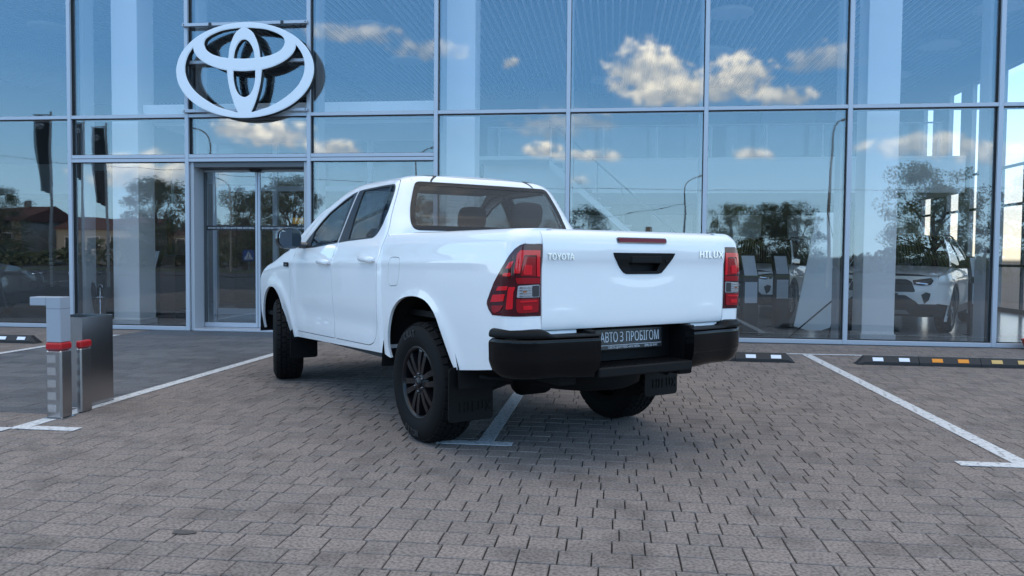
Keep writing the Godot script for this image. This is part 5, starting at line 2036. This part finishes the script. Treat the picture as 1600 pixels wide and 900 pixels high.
func suv(label: String, at: Vector3, turn: float, body: Material, roofm: Material, group := "") -> void:
	var C := thing("showroom_car", label, "car", at, turn, group)
	var clad: Material = M.get("cladding") if M.has("cladding") else mat("cladding", lin(0.012, 0.012, 0.013), 0.6)
	var dglass: Material = M.get("suv_glass") if M.has("suv_glass") else mat("suv_glass", lin(0.012, 0.014, 0.016), 0.02)
	var silver: Material = M.chrome
	var side := suv_side
	var out := P2([-2.10, 0.50, -1.74, 0.46, -1.0, 0.30, 1.0, 0.30, 1.74, 0.46, 2.08, 0.50, 2.08, 0.80, 2.08, 1.06, 1.6, 1.115, 0.4, 1.09, -0.62, 1.06, -1.0, 1.045, -1.6, 1.00, -2.05, 0.935, -2.10, 0.90])
	out = rounded(out, 0.015, 3)
	var archs := []
	var rings := []
	for za in [-1.345, 1.345]:
		var a := PackedVector2Array()
		var r := PackedVector2Array()
		for k in 20:
			var t := PI * k / 19.0
			a.append(Vector2(za + cos(t) * 0.40, 0.34 + sin(t) * 0.42))
			r.append(Vector2(za + cos(t) * 0.46, 0.30 + sin(t) * 0.51))
		a.append(Vector2(za - 0.40, 0.2)); a.append(Vector2(za + 0.40, 0.2))
		r.append(Vector2(za - 0.46, 0.31)); r.append(Vector2(za + 0.46, 0.31))
		archs.append(a)
		rings.append(r)
	var b := MB.new()
	b.panel(side, out, archs, 0.06, 0.0, 0.04)
	both("side_panel", b, body, C)
	for k in 2:
		b = MB.new()
		b.panel(side, rings[k], [archs[k]], 0.05, 0.012, 0.012)
		both("arch_trim", b, clad, C)
	b = MB.new()
	b.panel(side, P2([-0.90, 0.30, 0.90, 0.30, 0.90, 0.43, -0.90, 0.43]), [], 0.08, 0.012, 0.012)
	both("sill_trim", b, clad, C)
	# seams of the doors as slim grooves
	for z in [-0.86, 0.06, 0.98]:
		b = MB.new()
		b.panel(side, P2([z, 0.44, z + 0.008, 0.44, z + 0.008, 1.05, z, 1.05]), [], 0.06, 0.0015)
		both("door_seam", b, clad, C)
	# nose, bonnet, tail as crowned skins
	var skin := func(called: String, rows: Array, o: Vector3, m: Material) -> MeshInstance3D:
		var s := MB.new()
		grid_skin(s, rows, o)
		return part(called, s, m, C)
	var rows := []
	for q in [[0.49, -2.27], [0.60, -2.30], [0.72, -2.30], [0.84, -2.26], [0.93, -2.16]]:
		var row := []
		for j in 17:
			var u := j / 8.0 - 1.0
			var e := suv_side(-2.10, q[0])
			row.append(Vector3(-e.x * u, q[0], lerpf(q[1], e.z, pow(absf(u), 3.0))))
		rows.append(row)
	skin.call("nose", rows, Vector3(0, 0, -1), body)
	for f in [-1.0, 1.0]:
		rows = []
		for q in [[0.27, 1.98, 0.80], [0.33, 2.16, 0.84], [0.44, 2.27, 0.87], [0.495, 2.28, 0.87]]:
			var row := []
			for j in 25:
				var u := j / 12.0 - 1.0
				row.append(Vector3(q[2] * u, q[0], f * lerpf(q[1], 1.74, pow(absf(u), 4.0))))
			rows.append(row)
		skin.call("bumper_trim", rows, Vector3(0, 0, f), clad)
	rows = []
	for i in 11:
		var z := lerpf(-2.13, -0.86, i / 10.0)
		var y := lerpf(0.925, 1.06, pow(i / 10.0, 0.8))
		var e := suv_side(z, y)
		var row := []
		for j in 13:
			var u := j / 6.0 - 1.0
			row.append(Vector3(-e.x * u, y + 0.045 * (1.0 - u * u) + 0.010 * exp(-pow((absf(u) - 0.62) / 0.10, 2.0)), z - 0.06 * (1.0 - u * u) * (1.0 - i / 10.0)))
		rows.append(row)
	skin.call("bonnet", rows, Vector3.UP, body)
	rows = []
	for q in [[0.36, 2.10], [0.6, 2.27], [0.85, 2.28], [1.0, 2.22], [1.08, 2.12]]:
		var row := []
		for j in 13:
			var u := j / 6.0 - 1.0
			var e := suv_side(2.08, q[0])
			row.append(Vector3(-e.x * u, q[0], lerpf(q[1], 2.08, pow(absf(u), 3.0))))
		rows.append(row)
	skin.call("tail", rows, Vector3(0, 0, 1), body)
	# glasshouse
	var gh := P2([-0.80, 0.02, 1.75, 0.02, 1.45, 0.95, -0.05, 0.95])
	b = MB.new()
	b.panel(suv_roof, gh, [], 0.08, -0.006)
	both("side_glass", b, dglass, C)
	for q in [[-0.98, 0.0, -0.86, 0.0, -0.10, 0.97, -0.20, 0.97], [1.60, 0.0, 1.98, 0.0, 1.66, 0.97, 1.40, 0.97], [0.30, 0.0, 0.38, 0.0, 0.34, 0.95, 0.28, 0.95]]:
		b = MB.new()
		b.panel(suv_roof, P2(q), [], 0.06, 0.004, 0.01)
		both("pillar", b, body if q[0] < 0.2 or q[0] > 1.0 else clad, C)
	b = MB.new()
	b.panel(suv_roof, P2([-0.9, -0.02, 1.7, -0.02, 1.7, 0.03, -0.9, 0.03]), [], 0.08, 0.006, 0.01)
	both("belt_trim", b, clad, C)
	rows = []
	for i in 9:
		var f := i / 8.0
		var l := suv_roof(lerpf(-0.95, -0.17, f), f * 0.97)
		var row := []
		for j in 11:
			var u := j / 5.0 - 1.0
			row.append(Vector3(-l.x * u, l.y + 0.02 * (1 - u * u), l.z - 0.14 * (1 - u * u)))
		rows.append(row)
	skin.call("windscreen", rows, Vector3(0, 0.5, -1), dglass)
	rows = []
	for i in 11:
		var f := i / 10.0
		var l := suv_roof(lerpf(-0.20, 1.66, f), 0.97)
		var row := []
		for j in 11:
			var u := j / 5.0 - 1.0
			row.append(Vector3(-l.x * u * 1.02, l.y + 0.05 * (1 - u * u) + 0.01, l.z - 0.14 * (1 - u * u) * (1 - f) + 0.08 * (1 - u * u) * f))
		rows.append(row)
	skin.call("roof", rows, Vector3.UP, roofm)
	rows = []
	for i in 5:
		var f := i / 4.0
		var l := suv_roof(lerpf(1.66, 1.98, f), 0.97 * (1 - f))
		var row := []
		for j in 11:
			var u := j / 5.0 - 1.0
			row.append(Vector3(-l.x * u, l.y, l.z + 0.08 * (1 - u * u)))
		rows.append(row)
	skin.call("rear_glass", rows, Vector3(0, 0.3, 1), dglass)
	b = MB.new()
	b.tube([Vector3(-0.555, 1.60, -0.1), Vector3(-0.555, 1.645, 0.05), Vector3(-0.55, 1.655, 0.7), Vector3(-0.53, 1.62, 1.35), Vector3(-0.52, 1.57, 1.5)], [0.016], 6)
	both("roof_rail", b, clad, C)
	# face: grille, lower grille, lamps, fog pockets
	var nose := func(x: float, y: float) -> Vector3:
		var T := [[0.30, -2.10], [0.45, -2.26], [0.60, -2.30], [0.72, -2.30], [0.84, -2.26], [0.93, -2.16]]
		var e := suv_side(-2.10, y)
		return Vector3(x, y, lerpf(herm(T, y, 1), e.z, pow(absf(x / e.x), 3.0)))
	var nosepart := func(called: String, poly: PackedVector2Array, m: Material, lift: float) -> void:
		var s := MB.new()
		s.panel(nose, poly, [], 0.05, lift, 0.02, -1.0)
		part(called, s, m, C)
	nosepart.call("grille", rounded(P2([-0.50, 0.68, 0.50, 0.68, 0.44, 0.84, 0.36, 0.875, -0.36, 0.875, -0.44, 0.84]), 0.03, 3), clad, 0.008)
	nosepart.call("lower_grille", rounded(P2([-0.62, 0.34, 0.62, 0.34, 0.52, 0.52, 0.36, 0.63, -0.36, 0.63, -0.52, 0.52]), 0.03, 3), clad, 0.010)
	nosepart.call("skid_plate", rounded(P2([-0.40, 0.335, 0.40, 0.335, 0.36, 0.395, -0.36, 0.395]), 0.01, 2), mat("skid_silver", lin(0.25, 0.26, 0.27), 0.4), 0.022)
	for s in [-1.0, 1.0]:
		var lp := P2([s * 0.47, 0.80, s * 0.60, 0.78, s * 0.70, 0.80, s * 0.735, 0.86, s * 0.70, 0.90, s * 0.45, 0.86])
		var fg := P2([s * 0.62, 0.50, s * 0.68, 0.56, s * 0.70, 0.66, s * 0.64, 0.68, s * 0.58, 0.64])
		if s < 0:
			lp.reverse()
			fg.reverse()
		nosepart.call("headlamp", lp, dglass, 0.012)
		nosepart.call("fog_pocket", fg, clad, 0.010)
		var drl := P2([s * 0.50, 0.815, s * 0.66, 0.80, s * 0.66, 0.815, s * 0.50, 0.83])
		if s < 0:
			drl.reverse()
		nosepart.call("lamp_bar", drl, silver, 0.018)
	b = MB.new()
	for k in 1:
		var ring := []
		for i in 25:
			var t := TAU * i / 24
			ring.append(Vector3(cos(t) * 0.075, 0.80 + sin(t) * 0.05, -2.305))
		b.tube(ring, [0.008], 6, false)
	part("nose_emblem", b, silver, C)
	for s in [-1, 1]:
		b = MB.new()
		b.box(Transform3D(Basis(Vector3.UP, s * 0.15), Vector3(s * 1.0, 1.12, -0.62)), Vector3(0.22, 0.15, 0.11), 0.04)
		b.box(Transform3D(Basis(), Vector3(s * 0.87, 1.07, -0.60)), Vector3(0.14, 0.05, 0.06), 0.015)
		part("door_mirror", b, clad, C)
		for z in [-0.10, 0.82]:
			b = MB.new()
			var p := suv_side(z, 0.93)
			b.box(Transform3D(Basis(), Vector3(s * (absf(p.x) + 0.015), 0.93, z)), Vector3(0.03, 0.03, 0.19), 0.012)
			part("door_handle", b, body, C)
	# number panel on the nose
	part("number_panel", bx(-0.26, 0.26, 0.55, 0.66, -2.335, -2.32, 0.004), M.plate_grey, C)
	# wheels and floor
	var tyre: Mesh
	if M.has("suv_tyre_mesh"):
		tyre = M.suv_tyre_mesh
	else:
		tyre = tyre_mesh(0.36, 0.235, 0.235, 3, 40).mesh()
		M["suv_tyre_mesh"] = tyre
	for q in [[-0.80, -1.345, 0.0], [0.80, -1.345, PI], [-0.80, 1.345, 0.0], [0.80, 1.345, PI]]:
		var w := part("wheel", tyre, M.rubber, C)
		w.position = Vector3(q[0], 0.358, q[1])
		w.rotation.y = q[2]
		rim_parts(w, 0.235, -0.095, mat("suv_alloy", lin(0.10, 0.10, 0.105), 0.3, 0.6), M.underbody, silver, 5)
	part("floor_pan", bx(-0.70, 0.70, 0.28, 0.34, -1.95, 2.0), M.underbody, C)
	part("cabin_block", bx(-0.66, 0.66, 0.45, 1.0, -0.75, 1.9, 0.05), M.underbody, C)
	for z in [-1.345, 1.345]:
		part("arch_liner", bx(-0.68, 0.68, 0.34, 0.85, z - 0.46, z + 0.46), M.underbody, C)


func cars() -> void:
	var white := mat("pearl_paint", lin(0.80, 0.82, 0.81), 0.3)
	white.clearcoat_enabled = true
	white.clearcoat = 1.0
	white.clearcoat_roughness = 0.02
	var dark := mat("dark_paint", lin(0.015, 0.018, 0.022), 0.25)
	dark.clearcoat_enabled = true
	dark.clearcoat = 1.0
	dark.clearcoat_roughness = 0.02
	var roofm := mat("black_roof", lin(0.012, 0.012, 0.013), 0.15)
	var th := deg_to_rad(151.0)
	var put := func(w: Vector3, t: float) -> Vector3:
		return w - Basis(Vector3.UP, t) * Vector3(-0.80, 0, -1.345) 
	suv("white car with black roof in the showroom, right of the pale column", put.call(Vector3(14.0, 0.014, -2.15), th), th, white, roofm, "cars inside the showroom")
	suv("white car with black roof deeper inside, between the pickup and the pale panel", put.call(Vector3(12.04, 0.014, -4.9), deg_to_rad(155.0)), deg_to_rad(155.0), white, roofm, "cars inside the showroom")
	suv("dark car in the left bay of the showroom behind the steel bin", Vector3(-3.4, 0.014, -2.6), deg_to_rad(-112.0), dark, roofm, "cars inside the showroom")


# ------------------------------------------------------------------ what stands across the street and shows in the glass
func tree(label: String, at: Vector3, height: float, width: float, seed_: int, leafm: Material, bark: Material, count := 5200, low := 0.22) -> void:
	var T := thing("leafy_tree", label, "tree", at, 0.0, "trees across the street")
	var r := RandomNumberGenerator.new()
	r.seed = seed_
	var tr := MB.new()
	var trunk_r := height * 0.022
	tr.tube([Vector3.ZERO, Vector3(0.03, height * 0.15, 0.02), Vector3(-0.04, height * 0.35, 0), Vector3(0.05, height * 0.62, 0.04)], [trunk_r * 1.3, trunk_r, trunk_r * 0.8, trunk_r * 0.35], 9)
	var clumps := []
	for k in 130:
		var f := r.randf_range(low, 0.95)
		var wide := width * 0.5 * sqrt(clampf(1.0 - pow((f - 0.48) / 0.55, 2.0), 0.04, 1.0)) * r.randf_range(0.82, 1.04)
		var a := r.randf() * TAU
		var d := wide * sqrt(r.randf())
		var c := Vector3(cos(a) * d, height * f, sin(a) * d)
		clumps.append([c, height * r.randf_range(0.055, 0.10)])
		if k < 16:
			var from := Vector3(0, height * r.randf_range(0.15, 0.5), 0)
			tr.tube([from, from.lerp(c, 0.5) + Vector3(0, height * 0.03, 0), c], [trunk_r * 0.5, trunk_r * 0.3, trunk_r * 0.1], 5)
	part("trunk", tr, bark, T)
	var lv := MB.new()
	for k in int(count * 4.4):
		var q: Array = clumps[r.randi() % clumps.size()]
		var dir := Vector3(r.randfn(), r.randfn(), r.randfn()).normalized()
		var p: Vector3 = q[0] + dir * q[1] * pow(r.randf(), 0.4) * Vector3(1.25, 0.85, 1.25)
		var n := (dir + Vector3(r.randfn(), r.randfn(), r.randfn()) * 0.8).normalized()
		var u := n.cross(Vector3(r.randfn(), r.randfn(), r.randfn())).normalized()
		var w := n.cross(u)
		var s := height * r.randf_range(0.0065, 0.012)
		lv.tri(p - u * s, p + w * s * 0.6, p + u * s, n, n, n)
		lv.tri(p - u * s, p + u * s, p - w * s * 0.6, n, n, n)
	part("crown", lv, leafm, T)


func street_lamp(label: String, at: Vector3, h: float, reach: float, side: float) -> void:
	var L := thing("street_lamp", label, "street lamp", at, 0.0, "street lamps across the street")
	var steel: Material = M.get("lamp_steel") if M.has("lamp_steel") else mat("lamp_steel", lin(0.16, 0.17, 0.18), 0.5)
	var b := MB.new()
	var path := [Vector3.ZERO, Vector3(0, h * 0.5, 0), Vector3(0, h * 0.88, 0)]
	for k in 5:
		var t := (k + 1) / 5.0 * PI * 0.42
		path.append(Vector3(side * reach * (1.0 - cos(t)) * 1.25, h * 0.88 + sin(t) * h * 0.12, 0))
	b.tube(path, [0.07, 0.055, 0.04, 0.032], 10)
	part("pole", b, steel, L)
	var e: Vector3 = path[path.size() - 1]
	b = MB.new()
	b.box(Transform3D(Basis(Vector3(0, 0, 1), side * 0.25), e + Vector3(side * 0.28, 0.06, 0)), Vector3(0.48, 0.08, 0.20), 0.03)
	part("lamp_head", b, steel, L)


func house(label: String, at: Vector3, w: float, h: float, d: float, wallm: Material, roofm: Material) -> void:
	var H := thing("house", label, "house", at, 0.0, "houses across the street")
	part("wall", bx(-w / 2, w / 2, 0.0, h, 0.0, d), wallm, H)
	var b := MB.new()
	var rh := h * 0.42
	b.loft([[Vector3(-w / 2 - 0.4, h, -0.4), Vector3(-w / 2 - 0.4, h + rh, d / 2), Vector3(-w / 2 - 0.4, h, d + 0.4)], [Vector3(w / 2 + 0.4, h, -0.4), Vector3(w / 2 + 0.4, h + rh, d / 2), Vector3(w / 2 + 0.4, h, d + 0.4)]], false)
	var rf := part("roof", b, roofm, H)
	part("chimney", bx(w * 0.2, w * 0.2 + 0.6, h + rh * 0.3, h + rh + 0.6, d / 2 - 0.3, d / 2 + 0.3), wallm, rf)
	var gm: Material = M.get("house_pane") if M.has("house_pane") else mat("house_pane", lin(0.03, 0.035, 0.04), 0.1)
	for k in int(w / 2.4):
		var x := -w / 2 + 1.3 + k * 2.4
		var win := part("window", bx(x - 0.55, x + 0.55, h * 0.42, h * 0.42 + 1.3, -0.05, -0.005), M.reflector_white, H)
		part("pane", bx(x - 0.47, x + 0.47, h * 0.42 + 0.08, h * 0.42 + 1.22, -0.06, -0.051), gm, win)


func flag(label: String, at: Vector3, h: float, w: float, drop: float) -> void:
	var F := thing("flag_pole", label, "flag", at, 0.0, "dark banners on poles behind the forecourt")
	var pole := MB.new()
	pole.tube([Vector3.ZERO, Vector3(0, h * 0.5, 0), Vector3(0, h, 0)], [0.05, 0.045, 0.035], 10)
	part("pole", pole, mat("pole_white", lin(0.42, 0.44, 0.45), 0.4), F)
	var rows := []
	for i in 15:
		var f := i / 14.0
		var row := []
		for j in 7:
			var g := j / 6.0
			var pull := 1.0 - 0.35 * f * f
			row.append(Vector3(-0.06 - g * w * pull - 0.05 * sin(f * 5.0) * g, h - 0.15 - f * drop + 0.10 * g * f * f, 0.07 * sin(g * 7.0 + f * 3.0) * (0.3 + f)))
		rows.append(row)
	var b := MB.new()
	grid_skin(b, rows, Vector3(0, 0, -1))
	var back := []
	for r in rows:
		var q := []
		for p in r:
			q.append(p + Vector3(0, 0, 0.006))
		back.append(q)
	grid_skin(b, back, Vector3(0, 0, 1))
	var cl := part("banner", b, mat("banner_cloth", lin(0.022, 0.026, 0.030), 0.8), F)
	var em := MB.new()
	for q in [[0.0, 0.0, 0.13, 0.09], [0.0, 0.0, 0.045, 0.085], [0.0, 0.04, 0.095, 0.042]]:
		var path := []
		for k in 25:
			var t := TAU * k / 24
			path.append(Vector3(-0.06 - w * 0.5 + q[0] + cos(t) * q[2], h - 0.15 - drop * 0.14 + q[1] + sin(t) * q[3], -0.10))
		em.tube(path, [0.008], 5, false)
	part("banner_emblem", em, M.reflector_white, cl)
	var arm := MB.new()
	arm.tube([Vector3(0, h - 0.12, 0), Vector3(-w - 0.1, h - 0.12, 0)], [0.02], 6)
	part("arm", arm, M.pole_white, F)


func surround() -> void:
	var leaf := mat("leaves", lin(0.11, 0.14, 0.07), 0.7)
	leaf.backlight_enabled = true
	leaf.backlight = lin(0.05, 0.08, 0.03)
	var leaf2 := mat("leaves_dark", lin(0.07, 0.096, 0.054), 0.7)
	var bark := mat("bark", lin(0.05, 0.04, 0.032), 0.9)
	tree("broad tree reflected in the glass at the right behind the white car", Vector3(27.4, 0, 38), 7.0, 6.6, 1, leaf, bark, 4200, 0.10)
	tree("tree reflected in the glass just right of the tailgate, tallest of its clump", Vector3(22.6, 0, 52), 5.7, 4.6, 2, leaf2, bark, 4200, 0.1)
	tree("lower tree reflected in the glass next to the tailgate's right end", Vector3(17.6, 0, 51), 5.4, 5.0, 3, leaf, bark, 4200, 0.08)
	tree("rounded tree reflected between the two others right of the tailgate", Vector3(20.2, 0, 53), 5.6, 4.2, 4, leaf2, bark, 3600, 0.08)
	tree("tall dark tree reflected in the right sliding door", Vector3(-15.2, 0, 45), 7.2, 5.4, 5, leaf2, bark, 5200, 0.06)
	tree("dark tree reflected in the left sliding door", Vector3(-19.4, 0, 46), 6.4, 5.0, 6, leaf2, bark, 5200, 0.06)
	tree("dark tree reflected in the bay left of the entrance", Vector3(-28.8, 0, 50), 7.3, 6.4, 7, leaf2, bark, 5200, 0.06)
	tree("spiky low tree reflected above the tailgate's left end", Vector3(7.2, 0, 30), 3.9, 3.0, 8, leaf2, bark, 2600, 0.12)
	tree("tree reflected behind the cab of the pickup", Vector3(-7.0, 0, 49), 6.0, 6.0, 9, leaf2, bark, 4000, 0.06)
	tree("tree reflected above the pickup's bed", Vector3(1.5, 0, 55), 4.6, 7.0, 10, leaf, bark, 3600, 0.06)
	tree("tree beyond the right edge of the glass front", Vector3(34.5, 0, 40), 7.0, 6.4, 11, leaf2, bark, 4000, 0.08)
	tree("tree beyond the left houses", Vector3(-50.0, 0, 58), 7.5, 7.0, 12, leaf2, bark, 3200, 0.08)
	var tile := mat("roof_tiles", lin(0.10, 0.035, 0.026), 0.8)
	var plaster := mat("house_plaster", lin(0.34, 0.33, 0.31), 0.9)
	var plaster2 := mat("house_plaster_grey", lin(0.20, 0.20, 0.20), 0.9)
	house("low house with red tiled roof reflected at the far left", Vector3(-42.0, 0, 62), 9.0, 3.4, 8.0, plaster, tile)
	house("second red roofed house reflected beside the dark tree", Vector3(-33.0, 0, 66), 8.0, 3.0, 8.0, plaster2, tile)
	house("pale house with red roof beyond the left edge", Vector3(-54.0, 0, 60), 10.0, 4.2, 9.0, plaster, tile)
	house("grey house behind the trees across the street", Vector3(9.0, 0, 70), 14.0, 2.6, 8.0, plaster2, tile)
	# long dark fence and hedge along the far side
	var hedge := MB.new()
	var r := RandomNumberGenerator.new()
	r.seed = 40
	for k in 9000:
		var x := r.randf_range(-75, 70)
		var tall := 1.9 + 0.9 * sin(x * 0.31) * sin(x * 0.13 + 1.0)
		var p := Vector3(x, r.randf_range(0.0, tall), 56.5 + r.randf_range(-0.7, 0.7))
		var n := Vector3(r.randfn(), r.randfn(), r.randfn()).normalized()
		var u := n.cross(Vector3(r.randfn(), r.randfn(), 0.1)).normalized() * 0.22
		var w := n.cross(u) * 0.8
		hedge.tri(p - u, p + w, p + u, n, n, n)
		hedge.tri(p - u, p + u, p - w, n, n, n)
	var ho := part("hedge", hedge, leaf2, self)
	ho.set_meta("kind", "stuff")
	ho.set_meta("label", "ragged dark hedge running along the far side of the street")
	ho.set_meta("category", "hedge")
	street_lamp("tall street lamp reflected beside the white column at right", Vector3(17.25, 0, 22), 6.8, 0.32, 1.0)
	street_lamp("curved street lamp reflected above the tailgate", Vector3(12.5, 0, 34), 5.7, 0.7, 1.0)
	street_lamp("street lamp reflected over the entrance below the emblem", Vector3(-10.4, 0, 24), 7.1, 0.7, -1.0)
	street_lamp("street lamp reflected above the pickup's cab", Vector3(-2.9, 0, 34), 7.4, 0.7, 1.0)
	street_lamp("street lamp reflected in the left sliding door", Vector3(-17.6, 0, 40), 6.4, 0.9, -1.0)
	var wirem := mat("wire", lin(0.02, 0.02, 0.022), 0.6)
	for q in [[Vector3(-30, 7.0, 31), Vector3(6.3, 4.85, 31), "lower overhead wire crossing the reflected sky at left"], [Vector3(6.3, 4.85, 31), Vector3(36, 5.2, 31), "overhead wire crossing the reflected sky at right"], [Vector3(4.0, 3.4, 36), Vector3(12.6, 4.3, 36), "slack wire running to the curved lamp"]]:
		var b := MB.new()
		var path := []
		for k in 13:
			var f := k / 12.0
			path.append(q[0].lerp(q[1], f) - Vector3(0, sin(f * PI) * 0.35, 0))
		b.tube(path, [0.012], 5)
		tag(part(numbered("overhead_wire"), b, wirem, self), q[2], "wire", "overhead wires")
	flag("dark banner with oval emblem on a pole, left of two reflected at left", Vector3(-10.95, 0, 14), 6.1, 0.52, 2.7)
	flag("dark banner with oval emblem on a pole, reflected left of the entrance", Vector3(-8.86, 0, 14), 5.65, 0.50, 2.7)
	flag("dark banner on a pole, seen reflected at the edge of the left post", Vector3(-10.05, 0, 14.4), 5.9, 0.30, 2.0)
	# crossing sign
	var S := thing("crossing_sign", "blue pedestrian crossing sign with white triangle, reflected in the door", "traffic sign", Vector3(-6.83, 0, 20))
	var pb := MB.new()
	pb.tube([Vector3.ZERO, Vector3(0, 1.30, 0)], [0.025], 8)
	part("pole", pb, M.lamp_steel, S)
	part("board", bx(-0.24, 0.24, 0.88, 1.36, -0.04, -0.03, 0.002), mat("sign_blue", lin(0.03, 0.09, 0.32), 0.4), S)
	var tri := MB.new()
	tri.plate(Transform3D(Basis(Vector3.UP, PI), Vector3(0, 0, -0.043)), PackedVector2Array([Vector2(-0.2, 0.94), Vector2(0.2, 0.94), Vector2(0, 1.31)]), 0.002)
	part("triangle", tri, M.reflector_white, S)
	var man := MB.new()
	man.tube([Vector3(-0.05, 0.96, -0.047), Vector3(0, 1.08, -0.047), Vector3(0, 1.16, -0.047)], [0.012], 5)
	man.tube([Vector3(0.06, 0.96, -0.047), Vector3(0, 1.08, -0.047)], [0.012], 5)
	man.tube([Vector3(0, 1.18, -0.047), Vector3(0, 1.20, -0.047)], [0.018], 6)
	part("figure", man, M.gasket, S)


func _ready() -> void:
	setup()
	ground()
	building()
	truck()
	emblem()
	props()
	bollards()
	showroom_things()
	cars()
	surround()
